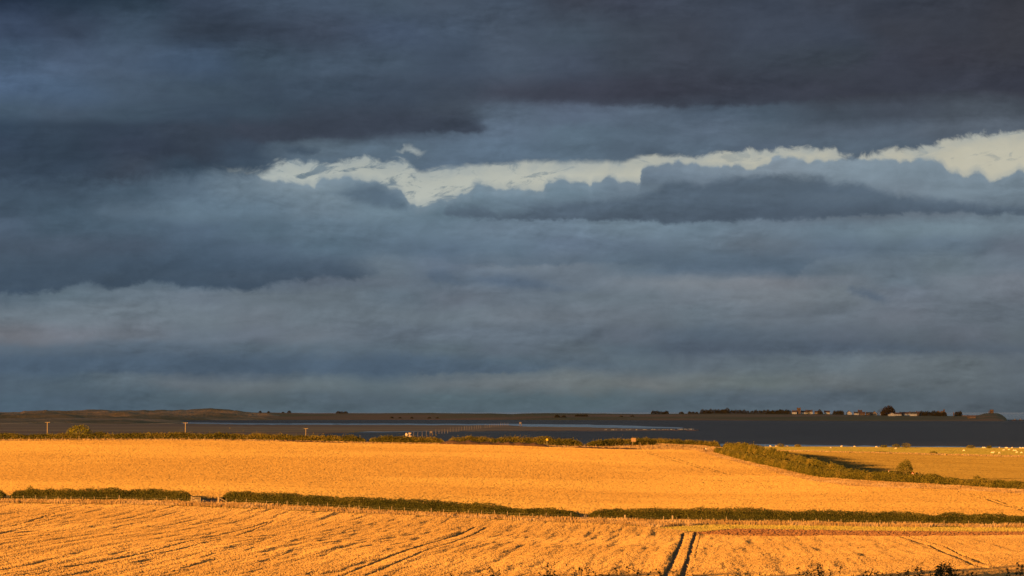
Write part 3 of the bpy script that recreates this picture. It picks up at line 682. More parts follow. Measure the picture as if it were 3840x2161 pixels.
def hedge(name, pts, height, width, leaf, dens, m, label, cat='hedge', group=None, ragged=0.7, hv=0.34):
    """pts: list of (px, d); height may be a list matching pts"""
    HEDGE_N[0] += 1; sd = HEDGE_N[0] * 13
    base = [(U(px) * d, d, 0) for px, d in pts]
    path = sweep_path(base, 1.0); n = len(path)
    hs = np.full(len(pts), height, float) if not hasattr(height, '__len__') else np.array(height, float)
    seg = np.r_[0, np.cumsum(np.linalg.norm(np.diff(np.array(base)[:, :2], axis=0), axis=1))]
    s = np.r_[0, np.cumsum(np.linalg.norm(np.diff(path[:, :2], axis=0), axis=1))]
    H = np.interp(s, seg, hs) * (1 - hv / 2 + hv * fbm(s / 4.0, s * 0 + sd, sd, 3))
    endf = np.minimum(1, np.sqrt(np.minimum(s + 0.15, s[-1] - s + 0.15) / 1.4)); H = H * (0.45 + 0.55 * endf)
    t = np.gradient(path[:, :2], axis=0); t /= np.linalg.norm(t, axis=1)[:, None] + 1e-9; nr = np.stack([-t[:, 1], t[:, 0]], 1)
    z = zt(path[:, 0], path[:, 1])
    o = path[0].copy(); root = thing(name, label, cat, (o[0], o[1], float(z[0])), 0, group)
    off = np.array([o[0], o[1], z[0]])
    # twiggy core
    prof = [(-0.38, 0.0), (-0.40, 0.62), (-0.24, 0.88), (0.24, 0.88), (0.40, 0.62), (0.38, 0.0)]
    vv = np.stack([np.stack([path[:, 0] + nr[:, 0] * a * width, path[:, 1] + nr[:, 1] * a * width, z - 0.15 + H * b], 1) for a, b in prof], 1)
    f = []
    k = len(prof)
    for i in range(n - 1):
        for j in range(k - 1): f.append((i * k + j, (i + 1) * k + j, (i + 1) * k + j + 1, i * k + j + 1))
    link('twigs', mesh_np('twigs', vv.reshape(-1, 3) - off, np.array(f), M_hedge_core), root)
    # leaves over sides and top
    L = s[-1]; cnt = int(L * (2 * hs.mean() + width) * dens)
    q = RNG.uniform(0, L, cnt); i = np.clip(np.searchsorted(s, q) - 1, 0, n - 2); fr = (q - s[i]) / np.maximum(s[i + 1] - s[i], 1e-6)
    pxy = path[i, :2] + (path[i + 1, :2] - path[i, :2]) * fr[:, None]; nn = nr[i]; hh = H[i] * (1 - fr) + H[i + 1] * fr
    a = RNG.uniform(-0.12, math.pi + 0.12, cnt)
    lump = 0.86 + 0.30 * fbm(q / 1.3, a * 1.6, sd + 3, 3)
    rad = lump * RNG.uniform(0.80, 1.06, cnt)
    ca = np.sign(np.cos(a)) * np.abs(np.cos(a)) ** 0.55; sa = np.sign(np.sin(a)) * np.abs(np.sin(a)) ** 0.7
    cx = ca * width * 0.5 * rad; cz = np.maximum(sa, -0.05) * hh * rad + 0.06
    shoot = (np.abs(np.cos(a)) < 0.6) & (RNG.uniform(size=cnt) < 0.10)
    cz[shoot] += RNG.exponential(ragged * 0.3, shoot.sum())
    c = np.stack([pxy[:, 0] + nn[:, 0] * cx, pxy[:, 1] + nn[:, 1] * cx, zt(pxy[:, 0], pxy[:, 1]) + cz], 1) - off
    v, f = leaf_quads(c, np.full(cnt, leaf))
    link('foliage', mesh_np('foliage', v, f, m), root)
    return root
def fh(px): return float(f_hedge(U(px)))
def seg_pts(px0, px1, n=10, fnc=f_hedge, dy=0.0): return [(p, float(fnc(U(p))) + dy) for p in np.linspace(px0, px1, n)]
GH = 'hedges along the near fence'
hedge('hedge', seg_pts(-420, 24, 4), 2.3, 1.9, 0.20, 120, M_hedge, 'short end of clipped hedge at the left edge before the first gap', group=GH)
hedge('hedge', seg_pts(46, 722, 8), [2.2, 2.3, 2.3, 2.4, 2.4, 2.5, 2.4, 2.2], 1.9, 0.20, 120, M_hedge, 'dark hedge left of the open wooden gate with a taller bush in it', group=GH)
hedge('hedge', seg_pts(842, 2172, 14), [2.4, 2.5, 2.5, 2.5, 2.55, 2.6, 2.5, 2.5, 2.4, 2.3, 2.1, 1.9, 1.9, 1.6], 2.0, 0.20, 120, M_hedge, 'long dark middle hedge from the gate gap to the small gap', group=GH)
hedge('hedge', seg_pts(2206, 4330, 16), [1.7, 2.1, 2.4, 2.6, 2.5, 2.4, 2.4, 2.4, 2.3, 2.2, 2.2, 2.1, 2.1, 2.1, 2.1, 2.1], 2.0, 0.20, 120, M_hedge, 'long dark hedge from the small gap to the right edge above the bare soil', group=GH)
GL = 'hedges along the lane'
hedge('lane_hedge', [(p, float(f_lane1(U(p)))) for p in np.linspace(2688, 4300, 18)], [1.7, 2.2, 2.5, 2.5, 2.4, 2.4, 2.4, 2.4, 2.3, 2.1, 2.0, 2.0, 1.9, 1.9, 1.9, 1.9, 1.9, 1.9], 2.6, 0.34, 40, M_hedge_f, 'long olive hedge on the near side of the lane curving to the right edge', group=GL, hv=0.55)
hedge('lane_hedge', [(p, float(f_lane2(U(p)))) for p in np.linspace(2722, 3225, 10)], [2.2, 3.0, 3.4, 3.6, 3.6, 3.5, 3.3, 3.0, 2.5, 1.9], 2.4, 0.34, 40, M_hedge_f, 'olive hedge on the far side of the lane casting shadow on the pale field', group=GL, hv=0.55)
GC = 'hedges along the crest'
fcr = lambda px: float(f_crest2(U(px)))
def chedge(px0, px1, hts, label, dy=0.0, w=2.2, m=M_hedge_f):
    hedge('crest_hedge', [(p, fcr(p) + dy) for p in np.linspace(px0, px1, len(hts))], hts, w, 0.36, 34, m, label, group=GC, hv=0.5, ragged=0.9)
chedge(-420, 1372, [2.3, 2.3, 2.4, 2.2, 2.4, 2.4, 2.5, 2.4, 2.6, 2.3, 2.3], 'long hedge on the skyline of the wheat field under the power poles')
chedge(1384, 1664, [1.6, 2.5, 2.6, 2.5, 1.9], 'lower bushy hedge on the crest in front of the white sea marks')
chedge(1682, 2182, [2.0, 2.6, 2.6, 2.8, 2.9, 2.7, 2.4], 'crest hedge behind the brown heap with the yellow sign')
chedge(2202, 2338, [1.9, 2.4, 2.5, 2.5], 'short crest hedge just left of the notice board')
chedge(2368, 2456, [2.2, 2.5, 2.4, 2.0], 'dark bushy clump of hedge at the foot of the notice board')
hedge('crest_hedge', [(p, 1010 + (p - 2240) * 0.02) for p in np.linspace(2262, 2698, 8)], [2.4, 2.6, 2.8, 2.8, 2.9, 2.8, 2.9, 2.6], 2.6, 0.38, 32, M_hedge_f, 'olive hedge behind the pale grass patch left of the lane junction', group=GC, hv=0.35)

def bush(px, d, w, h, label, m=M_bush, leaf=0.3, n=900, name='bush', group=None, stem=True, base=0.0):
    c0 = at(px, d, base); r = thing(name, label, 'bush', c0, 0, group)
    p = RNG.normal(size=(n, 3)); p /= np.linalg.norm(p, axis=1)[:, None]; p *= RNG.uniform(0.45, 1.0, (n, 1)) ** 0.6
    lump = 0.75 + 0.5 * fbm(np.arctan2(p[:, 1], p[:, 0]) * 1.3 + 9, p[:, 2] * 2.2 + px, int(px), 3)
    p = p * lump[:, None]
    p[:, 2] = np.where(p[:, 2] < 0, p[:, 2] * 0.8, p[:, 2])
    c = p * np.array([w / 2, w / 2.3, h * 0.55]) + np.array([0, 0, h * 0.48])
    v, f = leaf_quads(c, np.full(n, leaf)); link('foliage', mesh_np('foliage', v, f, m), r)
    mb = MB()
    for i in range(4):
        a = i * 1.7 + px; mb.tube((0, 0, -0.2), (math.cos(a) * w * 0.22, math.sin(a) * w * 0.2, h * 0.6), 0.09, 0.03, 6)
    link('stem', mb.mesh('stem', M_bark), r)
    return r
bush(300, 884, 8.6, 5.0, 'wide yellow green bush rising above the crest hedge at left', leaf=0.42, n=2200)
bush(3392, 677, 4.6, 5.6, 'tall rounded bush standing in the lane hedge between the warning signs', m=M_hedge_f, leaf=0.3, n=2600, name='tall_bush')
bush(3440, 684, 3.6, 2.4, 'low dark bush on the right of the tall lane bush', m=M_hedge, leaf=0.3, n=700)
bush(3660, 652, 2.6, 3.1, 'small rounded bush topping the lane hedge near the right edge', m=M_hedge_f, leaf=0.28, n=700)
bush(118, fh(118), 2.0, 3.2, 'taller bush poking above the near hedge at far left', m=M_hedge, leaf=0.2, n=900)
bush(570, fh(570), 1.6, 2.9, 'small bush topping the near hedge left of the gate', m=M_hedge, leaf=0.2, n=600)
bush(1505, fh(1505), 1.8, 3.1, 'bush tuft topping the long middle hedge', m=M_hedge, leaf=0.2, n=700)
bush(3310, fh(3310), 1.7, 2.9, 'bush tuft topping the right hedge above the bare soil', m=M_hedge, leaf=0.2, n=700)
for px, w, h_, d, lab in ((2925, 4.2, 1.7, 1292, 'low sunlit gorse bush with sheep on the crest at left'), (2990, 3.4, 1.3, 1292, 'small gorse bush right of the first sheep on the crest'),
                         (3312, 4.0, 1.3, 1290, 'low flat gorse bush left of the crest pair'), (3358, 4.2, 2.0, 1290, 'gorse bush at left of the crest pair'), (3396, 5.0, 2.4, 1290, 'largest gorse bush on the sea crest'),
                         (3636, 4.4, 1.6, 1290, 'gorse bush on the crest left of the two white sheep'), (3706, 2.6, 1.5, 1290, 'narrow gorse bush on the crest among the right hand sheep'), (3300, 8.0, 0.9, 1112, 'long low scrub patch on the pasture edge'), (3498, 3.4, 1.3, 1118, 'dark lone gorse bush in the pasture'),
                         (2842, 5.0, 1.6, 1250, 'pale green bush beyond the lane at the shore')):
    bush(px, d, w, h_, lab, m=M_hedge_f, leaf=0.36, n=420, name='gorse_bush', group='gorse bushes on the pasture')

# ------------------------------------------------------------------ fences
post_me = MB().tube((0, 0, -0.2), (0, 0, 1.25), 0.055, 0.05, 7).mesh('post', M_wood)
def fence(name, pts, spacing, label, hgt=1.0, skip=0.0, group=None):
    path = sweep_path([(U(px) * d, d, 0) for px, d in pts], spacing)
    root = thing(name, label, 'fence', (path[0][0], path[0][1], float(zt(path[0][0], path[0][1]))), 0, group)
    o = np.array(root.location)
    tops = []
    for i, p in enumerate(path):
        zz = float(zt(p[0], p[1])); q = link('post', post_me, root)
        q.location = (p[0] - o[0] + random.uniform(-.1, .1), p[1] - o[1] + random.uniform(-.1, .1), zz - o[2] + random.uniform(-0.12, 0.05))
        q.rotation_euler = (random.uniform(-.06, .06), random.uniform(-.06, .06), 0); s = hgt * random.uniform(0.85, 1.15); q.scale = (1, 1, s)
        if i % 13 == 6: q.scale = (1.4, 1.4, s * 1.08)
        tops.append((p[0] - o[0], p[1] - o[1], zz - o[2]))
    mb = MB()
    for hz in (0.45, 0.75, 1.05):
        for a, b in zip(tops[:-1], tops[1:]):
            mb.tube((a[0], a[1], a[2] + hz * hgt), (b[0], b[1], b[2] + hz * hgt), 0.0025, 0.0025, 3)
    link('wire', mb.mesh('wire', M_wire), root)
    return root
GF = 'post and wire fences below the near hedge'
fence('wire_fence', seg_pts(-400, 718, 6, dy=-1.7), 2.0, 'wooden posts and wire in front of the left hedge up to the gate', 1.12, group=GF)
fence('wire_fence', seg_pts(850, 2190, 8, dy=-1.9), 2.0, 'wooden posts and wire along the foot of the middle hedge', 1.12, group=GF)
fence('wire_fence', seg_pts(2200, 4200, 8, dy=-1.9), 2.0, 'wooden posts and wire along the hedge above the bare soil', 1.0, group=GF)
fence('crest_fence', [(p, fcr(p) - 2.5) for p in np.linspace(-300, 960, 6)], 2.6, 'small posts under the crest hedge at left', 1.15, group='fences on the crest')
fence('crest_fence', [(p, fcr(p) - 4.0) for p in np.linspace(1700, 2460, 6)], 3.6, 'scattered posts on the crest by the brown heap', 1.2, group='fences on the crest')
fence('pasture_fence', [(p, 1098) for p in np.linspace(2880, 4300, 5)], 5.0, 'thin fence between pale field and pasture', 1.0, group='fences on the crest')

# gate by the gap: half-open five bar gate and the slam post with its strut
def gate(loc, rz, label):
    r = thing('field_gate', label, 'gate', loc, rz)
    link('hanging_post', MB().box((0, 0, 0.55), (0.24, 0.24, 1.9)).mesh('hanging_post', M_wood), r)
    for i, zz in enumerate((0.25, 0.5, 0.75, 1.0, 1.25)):
        link('bar', MB().box((1.75, 0, zz - 0.0), (3.1, 0.05, 0.10)).mesh('bar', M_wood), r)
    link('end_stile', MB().box((3.34, 0, 0.75), (0.10, 0.09, 1.25)).mesh('end_stile', M_wood), r)
    link('brace', MB().box((1.75, 0.055, 0.76), (3.2, 0.05, 0.10), (0, 0.31, 0)).mesh('brace', M_wood), r)
    return r
g0 = at(722, fh(722) - 2.4, 0.25); gate(g0, -0.95, 'weathered five bar gate standing ajar at the hedge gap')
p0 = at(822, fh(822) - 2.2, 0.2)
r = thing('straining_post', 'stout wooden post with a slanting strut right of the gate gap', 'post', p0)
link('post', MB().box((0, 0, 0.65), (0.34, 0.3, 1.9), taper=0.92).mesh('post', M_wood), r)
link('strut', MB().tube((0.1, 0, 1.35), (2.3, 0.2, 0.2), 0.08, 0.08, 7).mesh('strut', M_wood), r)
for i, (px, hh_) in enumerate(((742, 1.0), (766, 0.9), (2342, 1.25), (2520, 1.3))):
    q = at(px, fh(px) - 2.6)
    o = link('gate_post', MB().box((0, 0, hh_ / 2), (0.26, 0.26, hh_ + 0.4)).mesh('gate_post', M_wood), None, q)
    tag(o, ('short stump post just right of the gate', 'lone stump post in the middle of the gate gap', 'taller single post below the right hedge', 'thick single post in the verge above the soil strip')[i], 'post')

# ------------------------------------------------------------------ power poles
def pole(px, d, top, label):
    b = at(px, d); H = top - b.z
    r = thing('power_pole', label, 'pole', b, 0.1, 'power poles beyond the crest')
    link('pole', MB().tube((0, 0, -0.5), (0, 0, H), 0.19, 0.13, 9).mesh('pole', M_wood), r)
    link('crossarm', MB().box((0, -0.16, H - 0.15), (1.9, 0.12, 0.16)).mesh('crossarm', M_wood), r)
    for sx in (-0.85, 0.0, 0.85):
        link('insulator', MB().tube((sx, -0.16, H - 0.06), (sx, -0.16, H + 0.14), 0.05, 0.035, 6).mesh('insulator', M_greymetal), r)
    return r, Vector((b.x, b.y, top))
pp = []
for px, py, d, lab in ((180, 1583, 1050, 'leftmost wooden power pole standing left of the wide bush'), (697, 1585, 1080, 'middle wooden power pole right of the wide bush'), (1148, 1606, 1200, 'shortest wooden power pole furthest right')):
    r, p = pole(px, d, CAM_Z - DEP(py) * d, lab); pp.append(p)
pp = [pp[0] + (pp[0] - pp[1])] + pp
for k_ in range(3):
    mb = MB()
    for sx in (-0.85, 0.0, 0.85):
        a, b = pp[k_], pp[k_ + 1]; prev = None
        for i in range(13):
            t_ = i / 12; q = a.lerp(b, t_) + Vector((sx, -0.16, 0.12 - 4 * 0.9 * t_ * (1 - t_)))
            if prev is not None: mb.tube(prev, q, 0.009, 0.009, 3)
            prev = q
    tag(link('power_line', mb.mesh('power_line', M_wire)), ('three thin wires entering from the left to the leftmost power pole', 'three thin wires between the left and middle power poles', 'three thin wires between the middle and right power poles')[k_], 'wire', 'power lines')

# ------------------------------------------------------------------ heaps, boards, signs, walkers
def heap(px0, px1, d, h_, wd, label):
    n = 60; m_ = 9; xs = np.linspace(U(px0) * d, U(px1) * d, n); vv = []
    for j, t_ in enumerate(np.linspace(-1, 1, m_)):
        yy = d + t_ * wd / 2
        prof = (1 - t_ * t_) * np.sqrt(np.clip(1 - np.linspace(-1, 1, n) ** 8, 0, 1))
        vv.append(np.stack([xs, np.full(n, yy), zt(xs, np.full(n, yy)) - 0.1 + h_ * prof * (0.45 + 1.0 * fbm(xs / 1.1, np.full(n, yy) / 1.1, 31, 3))], 1))
    tag(link('muck_heap', mesh_np('muck_heap', np.concatenate(vv), grid_faces(n, m_), M_heap)), label, 'heap', 'muck heaps on the crest')
heap(1036, 1300, 877, 0.9, 5, 'low broken brown heap under the crest hedge left of centre')
heap(1640, 2062, 897, 1.7, 6, 'long dark brown heap along the middle of the crest')
heap(2140, 2400, 903, 1.0, 6, 'thin brown heap running down to the notice board')

def board(px, d, label):
    b = at(px, d); r = thing('notice_board', label, 'sign', b, 0.0)
    for sx in (-0.1, 0.1): pass
    link('post', MB().tube((-0.35, 0, -0.2), (-0.35, 0, 4.2), 0.08, 0.07, 7).mesh('post', M_wood), r)
    link('panel', MB().box((0, -0.1, 3.3), (1.55, 0.06, 1.25)).mesh('panel', mat('board_back', (0.30, 0.20, 0.13), (0.24, 0.16, 0.10), 2)), r)
    link('top_rail', MB().box((0, -0.1, 4.02), (1.55, 0.09, 0.10)).mesh('top_rail', M_black), r)
    for sx in (-0.6, 0.6): link('lamp_arm', MB().box((sx, -0.1, 4.18), (0.14, 0.14, 0.18)).mesh('lamp_arm', M_black), r)
board(2375, 915, 'square brown notice board on a post above the crest hedge')
def tri_sign(px, d, zc, size, label, plate=False, yellow=False):
    b = at(px, d); H = zc - b.z
    r = thing('warning_sign', label, 'sign', b, 0.0, 'triangular warning signs')
    link('post', MB().tube((0, 0.05, -0.2), (0, 0.05, H), 0.045, 0.045, 8).mesh('post', M_greymetal), r)
    def tri(s, yy, th): return [(-s / 2, yy, H - s * 0.35), (s / 2, yy, H - s * 0.35), (0, yy, H + s * 0.52), (-s / 2, yy - th, H - s * 0.35), (s / 2, yy - th, H - s * 0.35), (0, yy - th, H + s * 0.52)]
    F = [(0, 1, 2), (3, 5, 4), (0, 3, 4, 1), (1, 4, 5, 2), (2, 5, 3, 0)]
    link('border', MB().poly(tri(size, 0, 0.02), F).mesh('border', M_yellow if yellow else M_red), r)
    if not yellow:
        link('face', MB().poly(tri(size * 0.62, -0.024, 0.008), F).mesh('face', M_signwhite), r)
        link('symbol', MB().box((0, -0.036, H - size * 0.02), (size * 0.09, 0.006, size * 0.3)).mesh('symbol', M_black), r)
    else:
        link('symbol', MB().box((0, -0.026, H), (size * 0.1, 0.006, size * 0.35)).mesh('symbol', M_black), r)
    if plate: link('plate', MB().box((0, -0.01, H - size * 0.35 - 0.32), (size * 0.8, 0.02, 0.42)).mesh('plate', M_signwhite), r)
tri_sign(3330, 679, CAM_Z - DEP(1769) * 679, 0.85, 'small red bordered triangle sign left of the tall bush')
tri_sign(3419, 671, CAM_Z - DEP(1776) * 671, 0.85, 'red bordered triangle sign with white plate right of the tall bush', plate=True)
tri_sign(2051, 906, CAM_Z - DEP(1648) * 906, 0.9, 'yellow triangle sign on the crest beside the brown heap', yellow=True)

def person(px, d, label, coat, facing):
    b = at(px, d)
    r = thing('person', label, 'person', b, facing)
    vts = [(0, 0, 0.92), (0, 0, 1.15), (0, 0, 1.40), (0, 0.0, 1.50), (0, 0.01, 1.60), (0, 0.01, 1.72),
           (0.09, 0, 0.88), (0.11, 0.05, 0.48), (0.11, -0.02, 0.07), (0.11, 0.12, 0.04),
           (-0.09, 0, 0.88), (-0.11, 0.12, 0.48), (-0.11, 0.20, 0.07), (-0.11, 0.34, 0.06),
           (0.18, 0, 1.40), (0.25, -0.03, 1.14), (0.26, 0.08, 0.90), (0.26, 0.11, 0.80),
           (-0.18, 0, 1.40), (-0.25, 0.05, 1.14), (-0.25, 0.20, 0.95), (-0.25, 0.25, 0.86)]
    ed = [(0, 1), (1, 2), (2, 3), (3, 4), (4, 5), (0, 6), (6, 7), (7, 8), (8, 9), (0, 10), (10, 11), (11, 12), (12, 13), (2, 14), (14, 15), (15, 16), (16, 17), (2, 18), (18, 19), (19, 20), (20, 21)]
    rad = [(.15, .11), (.15, .11), (.16, .11), .055, .085, .075, .095, .065, .045, .04, .095, .065, .045, .04, .065, .05, .04, .035, .065, .05, .04, .035]
    link('body', skin_mesh('body', vts, ed, rad, M_skin), r)
    cv = [vts[i] for i in (0, 1, 2, 14, 15, 16, 18, 19, 20)]
    ce = [(0, 1), (1, 2), (2, 3), (3, 4), (4, 5), (2, 6), (6, 7), (7, 8)]
    link('coat', skin_mesh('coat', cv, ce, [(.19, .14), (.18, .14), (.18, .13), .08, .065, .055, .08, .065, .055], coat), r)
    tv = [vts[i] for i in (0, 6, 7, 8, 10, 11, 12)]
    link('trousers', skin_mesh('trousers', tv, [(0, 1), (1, 2), (2, 3), (0, 4), (4, 5), (5, 6)], [(.165, .125), .11, .08, .07, .11, .08, .07], M_trouser), r)
    link('hair', skin_mesh('hair', [(0, -0.02, 1.64), (0, -0.01, 1.74)], [(0, 1)], [.09, .085], M_black), r)
person(2639, 893, 'person in a dark coat walking on the lane beside another', M_coat_dark, 0.4)
person(2645.5, 890, 'person in a pale coat walking on the lane beside another', M_coat_light, 0.3)
# lane surface
M_lane = mat('lane_tarmac', (0.09, 0.08, 0.07), (0.07, 0.06, 0.055), 0.5)
us = np.linspace(U(2600), U(3260), 120); vv = []
for t_ in (0.35, 0.65):
    yy = f_lane1(us) * (1 - t_) + f_lane2(np.maximum(us, U(2690))) * t_
    vv.append(np.stack([us * yy, yy, zt(us * yy, yy) + 0.03], 1))
tag(link('lane', mesh_np('lane', np.concatenate(vv), grid_faces(len(us), 2), M_lane, True)), 'narrow lane running between two hedges', kind='structure')

# ------------------------------------------------------------------ sheep
def sheep_mesh(name, graze):
    hz, hx = (0.22, 0.80) if graze else (0.86, 0.74)
    nk = (0.56, 0, 0.50) if graze else (0.56, 0, 0.78)
    vts = [(0, 0, 0.62), (0.32, 0, 0.64), (-0.34, 0, 0.63), (-0.50, 0, 0.60), (0.46, 0, 0.64), nk, (hx, 0, hz), (hx + (0.12 if not graze else 0.05), 0, hz - (0.06 if not graze else 0.12)),
           (0.33, 0.12, 0.40), (0.33, 0.12, 0.20), (0.33, 0.12, 0.02), (0.33, -0.12, 0.40), (0.33, -0.12, 0.20), (0.35, -0.12, 0.02),
           (-0.36, 0.12, 0.40), (-0.42, 0.12, 0.22), (-0.37, 0.12, 0.02), (-0.36, -0.12, 0.40), (-0.42, -0.12, 0.22), (-0.37, -0.12, 0.02)]
    ed = [(0, 1), (0, 2), (2, 3), (1, 4), (4, 5), (5, 6), (6, 7), (1, 8), (8, 9), (9, 10), (1, 11), (11, 12), (12, 13), (2, 14), (14, 15), (15, 16), (2, 17), (17, 18), (18, 19)]
    rad = [.27, .25, .26, .17, .20, .13, .10, .06] + [.09, .05, .04] * 4
    return skin_mesh(name, vts, ed, rad, M_fleece)
SHEEP = [sheep_mesh('sheep', True), sheep_mesh('sheep', False)]
SH = [(2888, 1674, 'pair of'), (2911, 1673, ''), (2932, 1675, ''), (2948, 1673, ''), (2953, 1674, ''), (3115, 1679, ''), (3153, 1675, ''), (3203, 1674, ''), (3285, 1674, ''), (3356, 1682, ''),
      (3682, 1680, ''), (3688, 1679, ''), (3742, 1681, ''), (3768, 1681, ''), (3772, 1681, ''), (3791, 1680, ''), (3822, 1682, ''), (3832, 1681, ''), (3838, 1681, ''),
      (3612, 1690, ''), (3716, 1698, ''), (3722, 1697, ''), (3744, 1699, ''), (3762, 1688, ''), (3780, 1687, ''), (3798, 1690, ''), (3806, 1690, ''), (3809, 1697, ''), (3828, 1698, '')]
LONE = {3115: 'lone pale sheep below the crest between the gorse bushes', 3153: 'single small sheep on the crest left of centre', 3203: 'single sheep on the sea crest with nothing beside it',
        3285: 'largest lone sheep on the crest left of the gorse pair', 3356: 'small pale sheep just under the gorse pair', 3612: 'lone sheep low on the pasture left of the right hand flock'}
for i, (px, py, _) in enumerate(SH):
    # distance from the row on the pasture
    d = 1296.0
    if py > 1684 or px in (3115, 3356):
        dd = np.arange(1105, 1300, 1.0); g = zt(U(px) * dd, dd) + 0.35; rr = CAM_Z - DEP(py) * dd
        ok = np.where(g >= rr)[0]; d = float(dd[ok[0]]) if len(ok) else 1200.0
    p = at(px, d, 0.02)
    o = link('sheep', SHEEP[i % 3 == 0], None, p); o.rotation_euler = (0, 0, random.choice((0, math.pi)) + random.uniform(-.7, .7)); o.scale = (0.84,) * 3
    if px in LONE: lab, gp = LONE[px], 'sheep on the pasture'
    elif px < 3000: lab, gp = 'pale sheep grouped by the gorse on the crest near the lane', 'sheep by the left gorse'
    elif px < 3700: lab, gp = 'one of two white sheep side by side on the crest beyond the lane bush', 'two crest sheep side by side'
    elif py < 1684: lab, gp = 'sheep of the row on the crest at the right edge against the sea', 'crest sheep at right'
    else: lab, gp = 'sheep of the flock lying and grazing on the grass at right edge', 'flock at right'
    tag(o, lab, 'sheep', gp)

# ------------------------------------------------------------------ sea, sands, island
def ray_sea(px, py, z=0.0):
    """where a bearing and depression meet the curved sea raised by z"""
    dep = DEP(py); h = CAM_Z - z
    # h - dep*d + d^2/2R' = 0  ->  smaller root
    a = 1 / (2 * 7.43e6); disc = dep * dep - 4 * a * h
    d = (dep - math.sqrt(max(disc, 0))) / (2 * a)
    return U(px) * d, d
def sea_ring(name, rad_, m, label):
    ang = np.linspace(-1.35, 1.35, 220)
    rr_, aa_ = np.meshgrid(rad_, ang)
    v = np.stack([np.sin(aa_) * rr_, np.cos(aa_) * rr_, -drop(rr_)], -1).reshape(-1, 3)
    tag(link(name, mesh_np(name, v, grid_faces(len(rad_), len(ang)), m, True)), label, kind='structure')
sea_ring('tidal_water', np.concatenate([np.arange(900, 4000, 50), np.arange(4000, 5501, 150)]), M_water, 'dark rippled tidal water between the farmland and the island')
sea_ring('sea', np.concatenate([np.arange(5500, 12000, 200), np.arange(12000, 40001, 1000)]), M_open, 'open sea reaching the horizon behind the island')

def flat_sheet(name, top, bot, m, label, z, n=160, seed=1, amp=1.0, rough=0.6, rows=12):
    """a low sheet on the sea between two outlines given as (bearing, row)"""
    pa = np.array(top, float); pb = np.array(bot, float)
    xs = np.linspace(max(pa[0, 0], pb[0, 0]), min(pa[-1, 0], pb[-1, 0]), n)
    ya = np.interp(xs, pa[:, 0], pa[:, 1]) + amp * (fbm(xs / 45, xs * 0 + seed, seed) - 0.5) * 2
    yb = np.interp(xs, pb[:, 0], pb[:, 1]) + amp * (fbm(xs / 30, xs * 0 + seed, seed + 5) - 0.5) * 2
    yb = np.maximum(yb, ya + 0.05)
    vv = []
    for j, t_ in enumerate(np.linspace(0, 1, rows)):
        row = []
        for x_, a_, b_ in zip(xs, ya, yb):
            X, Y = ray_sea(x_, a_ * (1 - t_) + b_ * t_, z)
            e = 0.0 if 0 < j < rows - 1 else 0.3
            row.append((X, Y, -drop(math.hypot(X, Y)) + z - e * 0 + (rough * 0.25 * (vnoise(np.array(X / 60.0), np.array(Y / 60.0), seed) - 0.5) if 0 < j < rows - 1 else -z + 0.02)))
        vv += row
    return tag(link(name, mesh_np(name, np.array(vv, float), grid_faces(n, rows), m, True)), label, kind='structure')
# mudflat in front, sand spit, bright channels
flat_sheet('salt_marsh', [(-500, 1584), (600, 1585), (700, 1588), (960, 1592), (1900, 1594), (1960, 1599), (2200, 1602), (2330, 1606), (2480, 1611), (2620, 1612.5)],
           [(-500, 1648), (900, 1646), (1150, 1634), (1220, 1626), (1390, 1617), (1900, 1615.5), (2300, 1615.5), (2480, 1614.2), (2620, 1613.2)], M_sand,
           'brown salt marsh and sand spit reaching out into the water', 0.45, n=300, amp=1.2, rows=26)
flat_sheet('calm_channel', [(680, 1583), (960, 1587.5), (1300, 1588.5), (1920, 1590), (2200, 1592.5), (2400, 1598), (2560, 1603)],
           [(680, 1588.5), (960, 1592.5), (1300, 1593), (1920, 1600.5), (2200, 1603), (2400, 1606.5), (2560, 1606.5)], M_calm, 'pale calm channel along the far side of the spit', 0.06, n=220, amp=1.2, rough=0.0, rows=6)
flat_sheet('calm_channel', [(1150, 1627), (1330, 1617.5), (1420, 1616.5), (1700, 1616)], [(1150, 1629), (1330, 1621), (1420, 1621), (1700, 1616.6)], M_calm, 'thin pale strip of calm water in front of the spit', 0.06, n=120, amp=0.5, rough=0.0, rows=5)
flat_sheet('calm_channel', [(2700, 1664), (2900, 1666), (3100, 1670), (3840, 1676), (4300, 1677)], [(2700, 1672), (2900, 1676), (3100, 1678), (3840, 1684), (4300, 1686)], M_calm, 'paler shallow water close under the sheep pasture', 0.06, n=200, amp=2.0, rough=0.0, rows=6)

